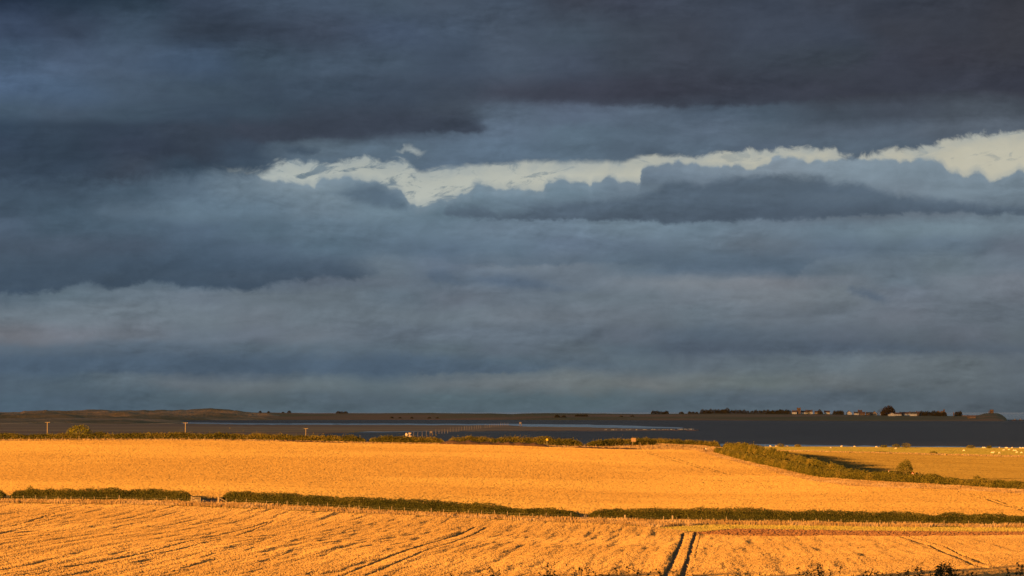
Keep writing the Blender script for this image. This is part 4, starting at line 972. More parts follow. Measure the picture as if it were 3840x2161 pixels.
def terrain_strip(name, top, bottom_row, d_top, d_bot, m, label, seed, bump=3.0, n=420, rows=18, back=600.0, freq=220.0, expo=0.8, row_amp=0.5):
    """land rising from a shoreline to a skyline given as (bearing, row); real depth behind"""
    pa = np.array(top, float); xs = np.linspace(pa[0, 0], pa[-1, 0], n)
    yt = np.interp(xs, pa[:, 0], pa[:, 1]); u_ = U(xs)
    zs = CAM_Z - DEP(yt) * d_top                     # skyline height
    vv = []
    dshore = np.array([ray_sea(x_, bottom_row(x_))[1] for x_ in xs]) if callable(bottom_row) else np.full(n, d_bot)
    for j in range(rows):
        t_ = j / (rows - 1)
        d = dshore + (d_top - dshore) * t_
        base = -drop(dshore) - 0.3
        zz = base + (zs - base) * t_ ** expo
        nb = (fbm(u_ * d / freq, d / (freq * 0.6), seed, 5) - 0.5) * 2 * bump
        zz = zz + nb * math.sin(math.pi * min(t_, 0.999)) ** 0.7 * np.clip((zs - base) / 8.0, 0.1, 1)
        if t_ == 1.0: zz = zz + (fbm(u_ * d / 24, u_ * 0, seed + 3, 4) - 0.5) * row_amp * 2
        vv.append(np.stack([u_ * d, d, zz], 1))
    vv.append(np.stack([u_ * (d_top + back), np.full(n, d_top + back), np.full(n, -drop(d_top + back) - 2)], 1))
    return tag(link(name, mesh_np(name, np.concatenate(vv), grid_faces(n, rows + 1), m, True)), label, kind='structure'), xs, yt
SHORE = lambda x_: float(np.interp(x_, [-600, 600, 960, 1600, 2000, 2700, 3300, 3780, 3800], [1576, 1577, 1575.5, 1574.5, 1575.2, 1577, 1579, 1579.5, 1579.5]))
TOP_ISL = [(860, 1545), (960, 1547), (1200, 1550), (1400, 1550), (1600, 1549), (1700, 1550), (1840, 1551), (1920, 1553), (2000, 1550), (2100, 1550), (2250, 1551), (2400, 1552.5), (2600, 1552), (2700, 1551), (2880, 1552), (3000, 1552.5), (3100, 1553), (3250, 1557), (3400, 1559), (3480, 1558), (3560, 1560), (3640, 1559), (3668, 1557), (3690, 1551), (3715, 1549), (3738, 1550), (3755, 1556), (3768, 1566), (3778, 1578.8)]
terrain_strip('island', TOP_ISL, SHORE, 5600.0, 5150.0, M_island, 'low dark island across the water with fields above a brown shore', 21, bump=1.2, n=700, expo=0.7)
terrain_strip('dunes', [(-600, 1545), (0, 1546), (80, 1546), (95, 1541), (300, 1540), (330, 1537), (400, 1537.5), (440, 1540), (540, 1538), (560, 1540), (610, 1537), (650, 1539), (680, 1537), (700, 1538), (720, 1535), (790, 1531), (830, 1534), (870, 1538), (930, 1546), (1010, 1553), (1060, 1562), (1100, 1576.5)],
              SHORE, 5450.0, 5100.0, M_dune, 'high grassy dunes along the skyline at left', 33, bump=9.0, n=900, freq=55.0, row_amp=1.6, rows=34)
terrain_strip('low_dunes', [(-600, 1568), (0, 1570), (60, 1569), (150, 1571), (280, 1568), (390, 1571), (460, 1568), (520, 1570), (600, 1573), (680, 1578), (705, 1585)],
              lambda x_: float(np.interp(x_, [-600, 0, 500, 705], [1592, 1592, 1590, 1586])), 4300.0, 3900.0, M_dune, 'lower lumpy dunes in front of the high ones', 44, bump=4.5, n=700, freq=45.0, row_amp=1.2, rows=26)

# ------------------------------------------------------------------ trees on the island
def crown_mesh(n, w, h, leaf, seed, m, dome=False):
    rng = np.random.default_rng(seed)
    if dome:                                           # wind-cut crown reaching almost to the ground, with bulges and dents
        p = rng.normal(size=(n, 3)); p /= np.linalg.norm(p, axis=1)[:, None]; p[:, 2] = np.abs(p[:, 2]) - 0.12 * rng.uniform(0, 1, n)
        th = np.arctan2(p[:, 1], p[:, 0])
        bulge = 0.72 + 0.5 * fbm(np.cos(th) * 1.4 + 7, np.sin(th) * 1.4 + p[:, 2] * 2.6, seed, 3)
        p *= (rng.uniform(0.35, 1.0, n) ** 0.4 * bulge)[:, None]
        c = p * np.array([w / 2, w / 2, h * 0.92]) + np.array([0, 0, h * 0.08])
        v, f = leaf_quads(c, np.full(len(c), leaf)); return mesh_np('crown', v, f, m)
    lobes = rng.uniform(-1, 1, (6, 3)) * np.array([0.42, 0.42, 0.30])
    c = []
    for l in lobes:
        p = rng.normal(size=(n // 6, 3)); p /= np.linalg.norm(p, axis=1)[:, None]; p *= rng.uniform(0.3, 1, (n // 6, 1)) ** 0.5
        c.append(l + p * rng.uniform(0.42, 0.62))
    c = np.concatenate(c) * np.array([w / 2, w / 2, h * 0.5]) + np.array([0, 0, h * 0.46])
    c = c[c[:, 2] > h * 0.08]
    v, f = leaf_quads(c, np.full(len(c), leaf)); return mesh_np('crown', v, f, m)
def tree(name, n, w, h, leaf, seed, m, label, loc, group=None, dome=False):
    r = thing(name, label, 'tree', loc, 0, group)
    link('crown', crown_mesh(n, w, h, leaf, seed, m, dome), r)
    mb = MB(); mb.tube((0, 0, -1.0), (0, 0, h * 0.55), w * 0.05, w * 0.03, 7)
    for i in range(4): mb.tube((0, 0, h * 0.3), (math.cos(i * 1.7) * w * 0.28, math.sin(i * 1.7) * w * 0.28, h * 0.62), w * 0.025, w * 0.012, 5)
    link('trunk', mb.mesh('trunk', M_bark), r)
    return r
def isl_z(px, d=5450.0):
    yt = float(np.interp(px, [p[0] for p in TOP_ISL], [p[1] for p in TOP_ISL]))
    base = -drop(5150.0) - 0.3; zs = CAM_Z - DEP(yt) * 5600.0
    ds = ray_sea(px, SHORE(px))[1]; t_ = np.clip((d - ds) / (5600.0 - ds), 0, 1)
    return base + (zs - base) * t_ ** 0.7
def isl(px, d=5450.0, up=0.0): return (U(px) * d, d, isl_z(px, d) + up)
def isl_d(px, row):
    dd = np.arange(5165.0, 5595.0, 5.0); rows = np.array([PY0 + (CAM_Z - isl_z(px, q)) / q / K for q in dd])
    return float(dd[np.argmin(np.abs(rows - row))])
proto = [tree('island_tree', 420, 10, 7.5, 1.3, 100 + k_, M_island_tree, 'x', (0, 0, 0), dome=True) for k_ in range(3)]
used = [False] * 3
def put_tree(px, w, h, label, group, d=5585.0, up=-0.6):
    k_ = random.randrange(3); hh = random.uniform(0.8, 1.25); sc = (w / 7.6 * random.uniform(0.85, 1.2), w / 8, h * 1.15 * hh / 7.5); loc = isl(px, d, up); rz = random.uniform(0, 6.28)
    if not used[k_]:
        used[k_] = True; o = proto[k_]; o.location = loc; o.rotation_euler = (0, 0, rz); o.scale = sc; o['label'] = label; o['group'] = group
    else: o = copy_tree(proto[k_], loc, rz, sc, label, group)
    return o
G1 = 'trees along the island skyline'
for px in (977, 1008, 1062): put_tree(px, 5, 3.5, 'tiny dark bush on the skyline just right of the dunes', 'skyline bushes right of the dunes')
put_tree(1085, 7, 5, 'small round tree alone on the skyline right of the dunes', G1)
for px in (1268, 1282, 1297): put_tree(px, 8, 5.0, 'tree of the small clump on the skyline left of centre', 'small skyline clump left of centre')
for px in (2090, 2114): put_tree(px, 9, 5, 'dark tree of the pair on the island slope at centre', 'pair of trees on the slope', d=5300)
for px in (2165, 2180, 2196): put_tree(px, 9, 4, 'low dark tree of the cluster right of the pair on the slope', 'low cluster near centre', d=5350)
for px in (2450, 2463, 2477, 2490, 2499): put_tree(px, 9, 6, 'tree of the square dark belt on the skyline right of centre', 'square tree belt')
for px in (2555, 2585, 2598, 2612): put_tree(px, 8, 5, 'low tree of the thin row rising toward the village', 'thin tree row')
for px in (2633, 2645, 2657, 2664): put_tree(px, 10, 8, 'tree of the first tall clump left of the village', 'first tall clump')
for px in (2682, 2694, 2706, 2717, 2727): put_tree(px, 11, 9.5, 'tree of the second taller clump left of the village', 'second taller clump')
for px in (2745, 2759, 2775, 2789, 2803, 2819, 2833, 2848, 2864): put_tree(px, 9, 7.5, 'rounded tree of the spaced row left of the church tower', 'spaced row of trees')
for px in np.arange(2878, 2968, 9): put_tree(float(px), 9.5, 8.0, 'tree of the dense belt ending at the church tower', 'dense belt by the church')
for px, w, h_ in ((3073, 7, 8), (3079, 6, 7)): put_tree(px, w, h_, 'dark tree right of the long white house', 'trees right of the long house', d=5575)
for px, w, h_ in ((3128, 7, 9), (3143, 9, 9), (3150, 8, 8.5), (3157, 7, 7.5)): put_tree(px, w, h_, 'dark village tree between the white houses', 'trees between the houses', d=5575)
put_tree(3030, 9, 9, 'dark tree behind the long white house', G1, d=5590)
for px in (3456, 3466, 3478, 3490, 3502, 3514, 3526, 3538): put_tree(px, 10, 10 - abs(px - 3480) * 0.02, 'tree of the dark wood in front of the ruin', 'wood by the ruin', d=5520)
for px in (3585, 3594, 3600): put_tree(px, 8, 8, 'tree of the small clump right of the ruin', 'clump right of the ruin')
for px in (1470, 1500, 1545, 1610, 1640, 2330, 2370): put_tree(px, 6, 3, 'scattered dark bush on the island slope', 'scattered bushes on the slope', d=5330)
big = tree('big_tree', 3600, 33, 22, 1.7, 301, mat('big_tree_leaves', (0.10, 0.07, 0.04), (0.06, 0.045, 0.026), 0.2, trans=0.2), 'biggest rounded tree rising above the village roofs', isl(3330, 5560, -1.0), dome=True)
tree('bare_tree', 520, 19, 17, 1.0, 302, mat('thin_leaves', (0.12, 0.10, 0.09), (0.09, 0.075, 0.065), 0.2, trans=0.2), 'thin greyer tree just left of the biggest tree', isl(3303, 5570, -1.0), dome=True)

# ------------------------------------------------------------------ village
def house(px0, px1, row_top, row_base, label, wall=M_white, roof=M_roof, d=5330.0, gable=False, chim=1, name='house'):
    """ridge along the view for a gable front, across it otherwise"""
    pm = (px0 + px1) / 2; d = isl_d(pm, row_base + 0.6)
    w = (px1 - px0) * K * d; zb = isl_z(pm, d) - 0.2; zr = CAM_Z - DEP(row_top) * d
    H = max(zr - zb, 4.5); dp = 7.0 if not gable else 11.0
    r = thing(name, label, 'house', (U((px0 + px1) / 2) * d, d, zb), 0, 'village houses on the island')
    we = H * (0.56 if not gable else 0.5)
    mb = MB(); mb.box((0, 0, we / 2 - 2), (w, dp, we + 4.0)); 
    if gable: mb.poly([(-w / 2, -dp / 2, we), (w / 2, -dp / 2, we), (0, -dp / 2, H - 0.15), (-w / 2, dp / 2, we), (w / 2, dp / 2, we), (0, dp / 2, H - 0.15)], [(0, 1, 2), (3, 5, 4), (0, 2, 5, 3), (1, 4, 5, 2)])
    else: mb.poly([(-w / 2, -dp / 2, we), (-w / 2, dp / 2, we), (-w / 2, 0, H - 0.15), (w / 2, -dp / 2, we), (w / 2, dp / 2, we), (w / 2, 0, H - 0.15)], [(0, 1, 2), (3, 5, 4), (0, 2, 5, 3), (1, 4, 5, 2)])
    link('wall', mb.mesh('wall', wall), r)
    th = 0.25; ov = 0.35; mb = MB()
    if gable:
        for s in (-1, 1):
            mb.poly([(s * (w / 2 + ov), -dp / 2 - ov, we - 0.2), (0, -dp / 2 - ov, H), (0, dp / 2 + ov, H), (s * (w / 2 + ov), dp / 2 + ov, we - 0.2),
                     (s * (w / 2 + ov), -dp / 2 - ov, we - 0.2 + th), (0, -dp / 2 - ov, H + th), (0, dp / 2 + ov, H + th), (s * (w / 2 + ov), dp / 2 + ov, we - 0.2 + th)],
                    [(0, 1, 2, 3), (4, 7, 6, 5), (0, 4, 5, 1), (2, 6, 7, 3), (0, 3, 7, 4), (1, 5, 6, 2)])
    else:
        for s in (-1, 1):
            mb.poly([(-w / 2 - ov, s * (dp / 2 + ov), we - 0.2), (-w / 2 - ov, 0, H), (w / 2 + ov, 0, H), (w / 2 + ov, s * (dp / 2 + ov), we - 0.2),
                     (-w / 2 - ov, s * (dp / 2 + ov), we - 0.2 + th), (-w / 2 - ov, 0, H + th), (w / 2 + ov, 0, H + th), (w / 2 + ov, s * (dp / 2 + ov), we - 0.2 + th)],
                    [(0, 1, 2, 3), (4, 7, 6, 5), (0, 4, 5, 1), (2, 6, 7, 3), (0, 3, 7, 4), (1, 5, 6, 2)])
    ro = link('roof', mb.mesh('roof', roof), r)
    for i in range(chim):
        cx = (-1, 1)[i % 2] * (w / 2 - 0.6) if not gable else 0
        link('chimney', MB().box((cx, 0 if not gable else dp / 2 - 0.6, H + 0.5), (0.9, 0.9, 2.0)).mesh('chimney', M_stone), ro)
    nw = max(1, int(w / 3.2))
    for i in range(nw):
        xw = (i + 0.5) / nw * w - w / 2
        wf = link('window', MB().box((xw, -dp / 2 - 0.03, we * 0.55), (1.0, 0.10, 1.2)).mesh('window', M_signwhite), r)
        link('pane', MB().box((xw, -dp / 2 - 0.095, we * 0.55), (0.8, 0.02, 1.0)).mesh('pane', M_black), wf)
    return r
house(2969, 2986, 1540, 1552.5, 'white house immediately left of the church tower', chim=2)
house(3003, 3022, 1541, 1552, 'white house immediately right of the church tower')
house(3020, 3045, 1538.5, 1552, 'long white house with a high brown roof right of the church tower', chim=2)
house(3054, 3070, 1542, 1551.5, 'small greyish house next to the dark trees', wall=M_grey_stone)
house(3090, 3110, 1541, 1552.5, 'red roofed house with low white wall among village trees')
house(3128, 3141, 1544, 1551, 'small white cottage under the village trees')
house(3173, 3191, 1542, 1554.5, 'white gabled house left of the hilltop house', gable=True)
house(3201, 3218, 1545, 1556, 'white house with dark roof below the hilltop house', roof=M_slate)
house(3216, 3231, 1538.5, 1548, 'white house standing highest behind the other roofs', d=5480, chim=2)
house(3222, 3242, 1545, 1557, 'brown stone house right of the highest white house', wall=M_stone)
house(3246, 3270, 1546, 1556, 'dark low terrace between brown house and grey gable', wall=M_stone, roof=M_slate)
house(3270, 3285, 1543, 1555, 'grey stone gable left of the biggest tree', wall=M_grey_stone, gable=True)
house(3301, 3317, 1543.5, 1557, 'white gable at the left foot of the biggest tree', gable=True, roof=M_roof)
house(3329, 3355, 1548.5, 1560, 'broad white gable in front of the biggest tree', gable=True, roof=M_slate, d=5290)
house(3355, 3378, 1548, 1559, 'low white house right of the broad gable', roof=M_roof, d=5310)
house(3372, 3388, 1546, 1557, 'brown house behind the low white one', wall=M_stone, roof=M_roof, d=5380)
house(3388, 3409, 1546, 1558.5, 'white house left of the double fronted one', chim=2)
house(3410, 3436, 1545, 1560, 'large white double fronted house near the wood', chim=2, roof=M_slate)
house(3434, 3448, 1544, 1559, 'brown stone house at the edge of the wood', wall=M_stone)
house(3626, 3656, 1569, 1577, 'low brown stone boathouse on the shore left of the mound', wall=M_stone, roof=M_stone, d=5190.0, chim=0, name='boathouse')
# church tower
def church(px):
    d = isl_d(px, 1553.0); zb = CAM_Z - DEP(1553) * d; r = thing('church_tower', 'square brown church tower between the first white houses', 'tower', (U(px) * d, d, zb))
    Ht = (1553 - 1531) * K * d; w = 13 * K * d
    link('wall', MB().box((0, 0, Ht / 2 - 2), (w, w, Ht + 4)).mesh('wall', M_stone), r)
    link('parapet', MB().box((0, 0, Ht + 0.3), (w + 0.5, w + 0.5, 0.6)).mesh('parapet', M_stone), r)
    for sx in (-1, 1):
        for sy in (-1, 1): link('pinnacle', MB().box((sx * w * 0.44, sy * w * 0.44, Ht + 1.0), (0.7, 0.7, 0.9), taper=0.6).mesh('pinnacle', M_stone), r)
    link('louvre', MB().box((0, -w / 2 - 0.04, Ht * 0.72), (1.4, 0.1, 2.2)).mesh('louvre', M_black), r)
church(2994.5)
def ruin(d=5560.0):
    zb = CAM_Z - DEP(1562) * d; r = thing('ruined_priory', 'jagged brown stone ruin with a thin turret above the wood', 'ruin', (U(3530) * d, d, zb))
    def seg(name, p0, p1, top, th=1.6):
        w = (p1 - p0) * K * d; h_ = (1562 - top) * K * d
        link(name, MB().box((U((p0 + p1) / 2) * d - U(3530) * d, 0, h_ / 2 - 1), (w, th, h_ + 2)).mesh(name, M_stone), r)
    seg('wall', 3513, 3520, 1541); seg('wall', 3520.1, 3527, 1544); seg('wall', 3527.1, 3536, 1541.5); seg('wall', 3541.1, 3546, 1546)
    seg('turret', 3536.1, 3541, 1536, 2.6)
    link('pinnacle', MB().box((U(3538.5) * d - U(3530) * d, 0, (1562 - 1534.6) * K * d), (1.4, 1.4, 1.6), taper=0.2).mesh('pinnacle', M_stone), r)
ruin()
def mound_tower(d=5585.0):
    zb = CAM_Z - DEP(1551) * d; r = thing('lookout_tower', 'square brown lookout tower on the mound at the right tip', 'tower', (U(3717) * d, d, zb))
    w = 12 * K * d; h_ = 13.5 * K * d
    link('wall', MB().box((0, 0, h_ / 2 - 2), (w, w, h_ + 4)).mesh('wall', M_stone), r)
    link('roof', MB().box((0, 0, h_ + 0.35), (w * 1.08, w * 1.08, 0.7), taper=0.9).mesh('roof', M_stone), r)
    link('window', MB().box((0, -w / 2 - 0.04, h_ * 0.6), (1.2, 0.1, 1.4)).mesh('window', M_black), r)
mound_tower()
p = (U(3707) * 5580, 5580, CAM_Z - DEP(1552) * 5580)
tag(link('stone_pillar', MB().box((0, 0, 2.5), (1.8, 1.8, 8), taper=0.75).mesh('stone_pillar', M_stone), None, p), 'thin stone pillar beside the lookout tower on the mound', 'pillar')
p = (U(3574) * 5450, 5450, CAM_Z - DEP(1560) * 5450)
tag(link('stone_pillar', MB().box((0, 0, 3.4), (1.6, 1.6, 9), taper=0.7).mesh('stone_pillar', M_stone), None, p), 'thin stone pillar between the ruin and the tree clump', 'pillar')
p = (U(3638) * 5500, 5500, CAM_Z - DEP(1562) * 5500)
tag(link('stone_wall', MB().box((0, 0, 0.5), (66 * K * 5500, 0.9, 3.6)).mesh('stone_wall', M_stone), None, p), 'long low stone wall left of the mound', 'wall')

# boats off the point
def boat(px, row, ln, label, fl):
    X, Y = ray_sea(px, row); z = -drop(Y)
    r = thing('fishing_boat', label, 'boat', (X, Y, z), 0, 'boats off the point')
    n = 9; L = ln / 2; pts = []; fc = []
    for i in range(n):
        t_ = i / (n - 1) * 2 - 1; b = 1.5 * (1 - abs(t_) ** 3 * (1.0 if t_ > 0 else 0.35)) + 0.05; sh = 1.2 + 0.8 * max(0, t_) ** 2 + 0.2 * t_ * t_
        pts += [(t_ * L * fl, -b, sh), (t_ * L * fl * 0.94, -b * 0.5, -0.5), (t_ * L * fl * 0.94, b * 0.5, -0.5), (t_ * L * fl, b, sh)]
    for i in range(n - 1):
        for a, b in ((0, 1), (1, 2), (2, 3), (3, 0)): fc.append((i * 4 + a, i * 4 + b, i * 4 + 4 + b, i * 4 + 4 + a))
    fc += [(0, 3, 2, 1), tuple((n - 1) * 4 + q for q in (0, 1, 2, 3))]
    link('hull', MB().poly(pts, fc).mesh('hull', M_boat), r)
    link('cabin', MB().box((L * 0.35 * fl, 0, 2.2), (L * 0.4, 1.7, 1.9), taper=0.9).mesh('cabin', M_grey_stone), r)
    link('mast', MB().tube((-L * 0.1 * fl, 0, 1.0), (-L * 0.1 * fl, 0, 4.6), 0.09, 0.06, 6).mesh('mast', M_black), r)
boat(3800, 1577.2, 8.6, 'left small dark boat afloat off the mound', 1)
boat(3827, 1576.8, 7.6, 'right small dark boat afloat near the edge', -1)

# ------------------------------------------------------------------ sea marks on the sands
M_mark = mat('marker_pole_wood', (0.60, 0.50, 0.42), (0.50, 0.41, 0.34), 1.0)
mk = MB().tube((0, 0, -0.6), (0, 0, 4.6), 0.16, 0.12, 7).mesh('marker_pole', M_mark)
MK = [(1552, 1638), (1567, 1637.5), (1583.5, 1637), (1599, 1635), (1634.5, 1627), (1646.5, 1625.5), (1658, 1625.5), (1668, 1626), (1679, 1625), (1689, 1620.5), (1699.5, 1620), (1711, 1619), (1721, 1618), (1731.5, 1615.5), (1742, 1614.5), (1751, 1614), (1760, 1613), (1769, 1612.5), (1779, 1612), (1787, 1611), (1795, 1609.5), (1803, 1609), (1819, 1607), (1827, 1606), (1835, 1605.5), (1842, 1604), (1849, 1602.5), (1856, 1601.5), (1863, 1601), (1870, 1600.5), (1877, 1600), (1884, 1599.7), (1891, 1599.4), (1898, 1599), (1905, 1598.7)]
for px, row in MK:
    X, Y = ray_sea(px, row); o = link('marker_pole', mk, None, (X, Y, -drop(Y))); o.rotation_euler = (random.uniform(-.03, .03), random.uniform(-.03, .03), 0); o.scale = (1, 1, random.uniform(0.85, 1.1))
    tag(o, 'slim marker pole of the line crossing the wet sands', 'marker pole', 'marker poles across the sands')
def refuge(px, row, s, label):
    X, Y = ray_sea(px, row); r = thing('refuge_box', label, 'hut', (X, Y, -drop(Y)), 0.2)
    for sx in (-1, 1):
        for sy in (-1, 1): link('leg', MB().tube((sx * 1.15 * s, sy * 0.9 * s, -0.5), (sx * 1.0 * s, sy * 0.8 * s, 3.0 * s), 0.14 * s, 0.12 * s, 6).mesh('leg', M_wood), r)
    link('floor', MB().box((0, 0, 2.55 * s), (2.6 * s, 2.2 * s, 0.16 * s)).mesh('floor', M_wood), r)
    link('wall', MB().box((0, 0, 3.5 * s), (2.2 * s, 1.8 * s, 1.7 * s)).mesh('wall', mat('refuge_boards', (0.52, 0.40, 0.28), (0.42, 0.32, 0.22), 1.0)), r)
    link('roof', MB().box((0, 0, 4.44 * s), (2.5 * s, 2.1 * s, 0.16 * s)).mesh('roof', M_wood), r)
    link('ladder', MB().box((1.3 * s, -0.9 * s, 1.2 * s), (0.5 * s, 0.08 * s, 2.8 * s), (0.2, 0, 0)).mesh('ladder', M_wood), r)
refuge(1617, 1634, 0.92, 'wooden refuge box on legs in the line of marker poles')
refuge(1951, 1597.5, 1.15, 'distant refuge box on stilts beyond the sand spit')
# white sea mark frame by the shore
def seamark():
    d = 1500.0; z0 = float(zt(U(1530) * d, d)); zc = lambda row: CAM_Z - DEP(row) * d - z0
    r = thing('sea_mark', 'pale timber sea mark frame with crossbar rising behind the crest hedge', 'marker', (U(1530) * d, d, z0))
    X = lambda px: (px - 1530) * K * d
    for px, top in ((1522, 1624), (1526, 1623), (1535.5, 1623), (1538.5, 1624)):
        link('post', MB().tube((X(px), 0, -1), (X(px), 0, zc(top)), 0.15, 0.12, 7).mesh('post', M_mark), r)
    link('crossbar', MB().box((X(1537), -0.3, zc(1624.5)), (1.7, 0.2, 0.35)).mesh('crossbar', M_mark), r)
    link('lower_bar', MB().box((X(1536.5), -0.3, zc(1636)), (2.2, 0.2, 0.4)).mesh('lower_bar', M_mark), r)
    link('panel', MB().box((X(1524), -0.35, zc(1631)), (1.0, 0.12, 1.6)).mesh('panel', M_mark), r)
    link('brace', MB().tube((X(1526), -0.4, zc(1632)), (X(1532), -0.4, zc(1629)), 0.14, 0.14, 6).mesh('brace', M_mark), r)
seamark()
# gulls resting along the tip of the spit
gm = MB()
gm.tube((-0.34, 0, 0.26), (-0.05, 0, 0.30), 0.05, 0.15, 7).tube((-0.05, 0, 0.30), (0.22, 0, 0.36), 0.15, 0.08, 7).tube((0.22, 0, 0.36), (0.30, 0, 0.52), 0.07, 0.08, 7).tube((0.30, 0, 0.52), (0.42, 0, 0.50), 0.06, 0.02, 6).tube((0, 0.05, 0), (0, 0.05, 0.2), 0.02, 0.02, 4).tube((0, -0.05, 0), (0, -0.05, 0.2), 0.02, 0.02, 4)
gme = gm.mesh('gull', M_gull)
for i in range(56):
    t_ = random.random() ** 0.7; px = 2250 + 350 * t_; row = 1614.8 - 3.0 * t_ + random.uniform(-0.5, 0.8)
    X, Y = ray_sea(px, row, 0.3); o = link('gull', gme, None, (X, Y, -drop(Y) + 0.34)); o.rotation_euler = (0, 0, random.uniform(0, 6.28)); o.scale = (2.0,) * 3
    tag(o, 'white bird resting in the line at the tip of the sand spit', 'bird', 'birds on the sand spit')

# ------------------------------------------------------------------ hawthorn shoots of the roadside hedge at the photographer's feet
def leaf_patch(mb_v, mb_f, p, s):
    a = Vector((random.gauss(0, 1), random.gauss(0, 1), random.gauss(0, 0.6))).normalized(); b = a.cross(Vector((random.gauss(0, 1), random.gauss(0, 1), random.gauss(0, 1)))).normalized()
    n0 = len(mb_v); q = p + a * s * 0.5
    for t_, w_ in ((-0.5, 0), (-0.2, 0.32), (0.15, 0.36), (0.5, 0), (0.15, -0.36), (-0.2, -0.32)): mb_v.append(q + a * s * t_ + b * s * w_)
    mb_f.append(tuple(range(n0, n0 + 6)))
def shoots(px, top_rows, d, label, spread=60, leafy=1.0, name='hawthorn_bush'):
    """a bush whose crown lies below the frame and whose top shoots reach the given rows"""
    b = at(px, d); r = thing(name, label, 'bush', b, 0, 'hedge bushes at the foot of the hill')
    mb = MB(); lv, lf = [], []
    for row, off in top_rows:
        top = Vector((U(px + off) * d - b.x, random.uniform(-0.4, 0.4), CAM_Z - DEP(row) * d - b.z))
        root = Vector((top.x * 0.35, 0, 0)); mid = root.lerp(top, 0.55) + Vector((random.uniform(-.25, .25), random.uniform(-.2, .2), 0.1))
        pts = []
        for i in range(15):
            t_ = i / 14; q = root * (1 - t_) ** 2 + mid * 2 * t_ * (1 - t_) + top * t_ * t_
            pts.append(q + Vector((random.uniform(-.02, .02), random.uniform(-.02, .02), 0)))
        for i in range(14): mb.tube(pts[i], pts[i + 1], 0.022 * (1 - i / 15) + 0.004, 0.022 * (1 - (i + 1) / 15) + 0.004, 5)
        for i in range(4, 15):
            for k_ in range(int(3 * leafy) + 1):
                t_ = random.random(); q = pts[i - 1].lerp(pts[i], t_)
                if i > 6 and random.random() < 0.35:
                    e = q + Vector((random.uniform(-.22, .22), random.uniform(-.2, .2), random.uniform(0.02, .22))); mb.tube(q, e, 0.006, 0.003, 4)
                    for m_ in range(4): leaf_patch(lv, lf, q.lerp(e, random.uniform(.4, 1)), random.uniform(.045, .085))
                leaf_patch(lv, lf, q, random.uniform(.045, .09))
    H = CAM_Z - DEP(2175) * d - b.z
    for i in range(int(1500)):                                   # body of the bush under the frame
        a = random.uniform(0, 6.28); rr2 = math.sqrt(random.random()) * spread * K * d * 1.3; hh2 = random.random() ** 0.6
        leaf_patch(lv, lf, Vector((math.cos(a) * rr2, math.sin(a) * 0.9, 0.15 + hh2 * H * (1 - 0.3 * (rr2 / (spread * K * d * 1.3)) ** 2))), random.uniform(.08, .16))
    me = bpy.data.meshes.new('leaves'); me.from_pydata([tuple(q) for q in lv], [], lf); me.materials.append(M_fore)
    link('leaves', me, r); link('stem', mb.mesh('stem', M_bark), r)
FD = 92.0
shoots(1740, [(2134, -12), (2150, 40), (2146, -50), (2152, 70)], FD, 'thin bare shoots of the hedge at the bottom left of centre', 80, 0.6)
shoots(1835, [(2130, 10), (2136, 0), (2146, 35)], FD, 'paired thin shoots at the bottom just left of centre', 60, 0.8)
shoots(2065, [(2122, -12), (2128, 0), (2146, 30), (2152, -40)], FD, 'leaning leafy shoot at the bottom right of centre', 60, 1.0)
shoots(2190, [(2122, 5), (2128, 20), (2136, -30), (2140, 40), (2130, -10), (2150, 70)], FD, 'denser leafy shoots at the bottom beside the leaning one', 80, 1.2)
shoots(2330, [(2134, -20), (2128, 25), (2134, 60), (2146, -50), (2142, 95)], FD, 'row of short leafy shoots left of the dark wheel tracks', 90, 1.1)
shoots(2510, [(2136, 10), (2138, 25), (2150, 60), (2142, -40)], FD, 'short leafy shoots in front of the dark wheel tracks', 80, 1.1)
shoots(2640, [(2142, 0), (2152, 40), (2150, -40)], FD, 'low sparse shoots right of the dark wheel tracks', 70, 0.8)
shoots(2790, [(2138, 10), (2144, -40), (2142, 60), (2152, 100)], FD, 'three thin shoots well right of the wheel tracks', 90, 0.7)
shoots(3050, [(2120, -15), (2118, 10), (2128, -30), (2126, 30), (2140, -60), (2142, 55), (2136, 0)], FD, 'bristling dark shoots at bottom right', 75, 1.4)
shoots(3160, [(2136, -10), (2148, 30), (2150, 70)], FD, 'single thin shoot right of the bristling ones', 70, 0.6)
shoots(3260, [(2136, -15), (2138, -5), (2134, 20), (2150, 50)], FD, 'small leafy shoots before the big leafy cluster', 60, 1.0)
shoots(3360, [(2142, -20), (2146, 10), (2142, 30), (2150, 60)], FD, 'low leafy shoots left of the big leafy cluster', 60, 1.3)
shoots(3450, [(2122, -20), (2132, 0), (2140, 30), (2138, 55), (2144, -50)], FD, 'hooked leafy shoot at the left of the big leafy cluster', 60, 1.8)
shoots(3530, [(2116, -12), (2118, 5), (2120, 18), (2126, 30), (2124, -25), (2136, 50), (2130, -5), (2132, 12), (2122, 0)], FD, 'biggest dark leafy cluster at bottom right', 60, 3.0)
shoots(3600, [(2134, -20), (2140, 5), (2146, 40), (2142, -40), (2142, 45)], FD, 'low leafy shoots right of the biggest cluster', 60, 1.6)
shoots(3825, [(2118, 5), (2126, -15), (2136, -40), (2126, 25)], FD, 'leafy shoot cut by the right edge', 60, 1.6)

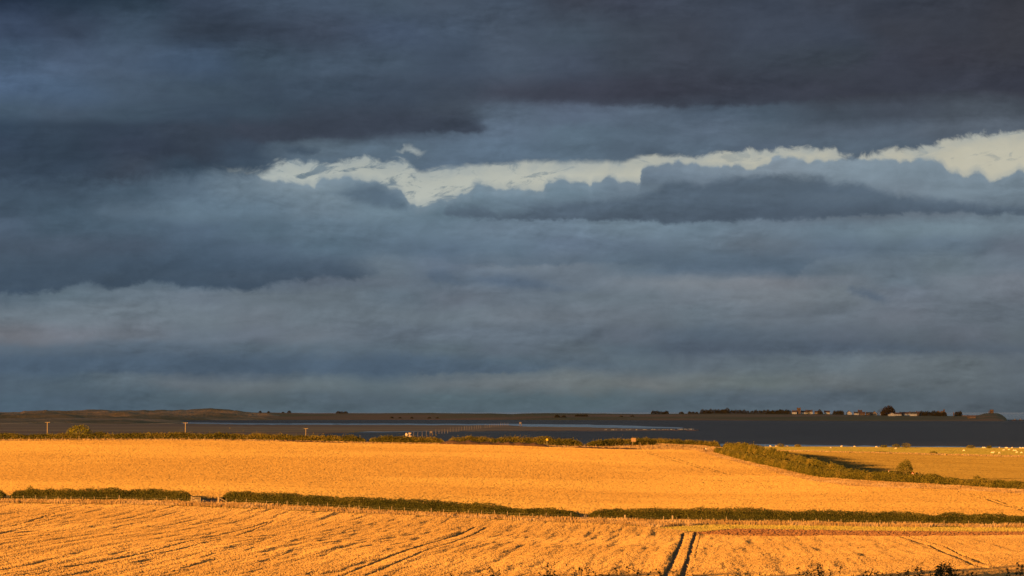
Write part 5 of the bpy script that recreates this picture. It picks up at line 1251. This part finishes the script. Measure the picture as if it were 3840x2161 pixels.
# unseen trees added left of the view to shade the bottom of the field
M_ash = mat('ash_leaves', (0.07, 0.085, 0.02), (0.045, 0.06, 0.015), 0.8, trans=0.3)
AT = [(-92, 150, 10.0, 11.0), (-84, 150, 10.0, 12.0), (-76, 150, 10.0, 13.0), (-68, 149, 10.0, 14.0), (-60, 148, 10.0, 15.2), (-52, 147, 10.0, 16.2), (-44, 146, 10.0, 17.0), (-150, 150, 11.0, 10.4), (-142, 150, 10.0, 10.0)]
AT += [(-96 + 9 * i, -20 + (i % 3), 10.0, 11.5 + (i % 2)) for i in range(8)]  # second unseen row, added behind the viewpoint to shade the hawthorn shoots
for i, (X, Y, w_, h_) in enumerate(AT):
    tree('shade_ash', 2400, w_, h_, 0.8, 400 + i, M_ash, 'unseen ash tree added left of the view to shade the near field' if Y > 0 else 'unseen ash tree added behind the viewpoint to shade the shoots', (X, Y, float(zt(X, Y))), 'ash trees added to shade the field' if Y > 0 else 'ash trees added to shade the shoots')

# ------------------------------------------------------------------ unseen cloud that keeps the evening sun off the sea and the island
def shade_cloud():
    hz = 700.0; sh = hz / math.tan(SUN_EL); ox, oy = SUN_H.x * sh, SUN_H.y * sh
    n, m_ = 70, 70; xs = np.linspace(-2600, 4200, n); ys = np.linspace(1760, 9000, m_)
    X, Y = np.meshgrid(xs, ys)
    e = np.minimum(np.minimum(X - xs[0], xs[-1] - X), np.minimum(Y - ys[0], ys[-1] - Y))
    t_ = np.clip(e / 500, 0, 1) ** 0.5
    top = hz + 160 * t_ * (0.4 + 1.2 * fbm(X / 500, Y / 500, 71, 4)); bot = hz - 40 * t_ * fbm(X / 400, Y / 400, 81, 4)
    Yj = Y + (fbm(X / 300, Y / 300, 61, 3) - 0.5) * 120 * (Y <= ys[1])
    vt = np.stack([X + ox, Yj + oy, top], -1).reshape(-1, 3); vb = np.stack([X + ox, Yj + oy, bot], -1).reshape(-1, 3)
    f = grid_faces(n, m_); v = np.concatenate([vt, vb]); f = np.concatenate([f, f[:, ::-1] + n * m_])
    m = bpy.data.materials.new('grey_cloud'); m.use_nodes = True; t = m.node_tree; t.nodes.clear(); N = NT(t)
    o = N.n('ShaderNodeOutputMaterial'); d = N.n('ShaderNodeBsdfDiffuse'); d.inputs['Color'].default_value = (0.6, 0.6, 0.62, 1)
    tr = N.n('ShaderNodeBsdfTransparent'); mx = N.n('ShaderNodeMixShader'); mx.inputs[0].default_value = 0.52
    N.l.new(tr.outputs[0], mx.inputs[1]); N.l.new(d.outputs[0], mx.inputs[2]); N.l.new(mx.outputs[0], o.inputs[0])
    tag(link('cloud', mesh_np('cloud', v, f, m, True)), 'unseen grey cloud bank shading the sea and the island', kind='stuff')
shade_cloud()

# ordinal labels inside the small rows of look-alikes, counted from the left as one sees them
ORD = 'first second third fourth fifth sixth seventh eighth ninth tenth eleventh twelfth'.split()
rows = {}
for o in SC.objects:
    if o.parent is None and o.get('group') and o.get('label'): rows.setdefault((o['group'], o['label']), []).append(o)
for (g, lab), os_ in rows.items():
    if not 2 <= len(os_) <= 12 or g.startswith('ash trees'): continue
    os_.sort(key=lambda o: o.location.x / max(o.location.y, 1.0))
    for i, o in enumerate(os_):
        core = lab[7:] if lab.startswith('one of ') else lab
        o['label'] = ' '.join((ORD[i] + ' from left: ' + core).split()[:16])
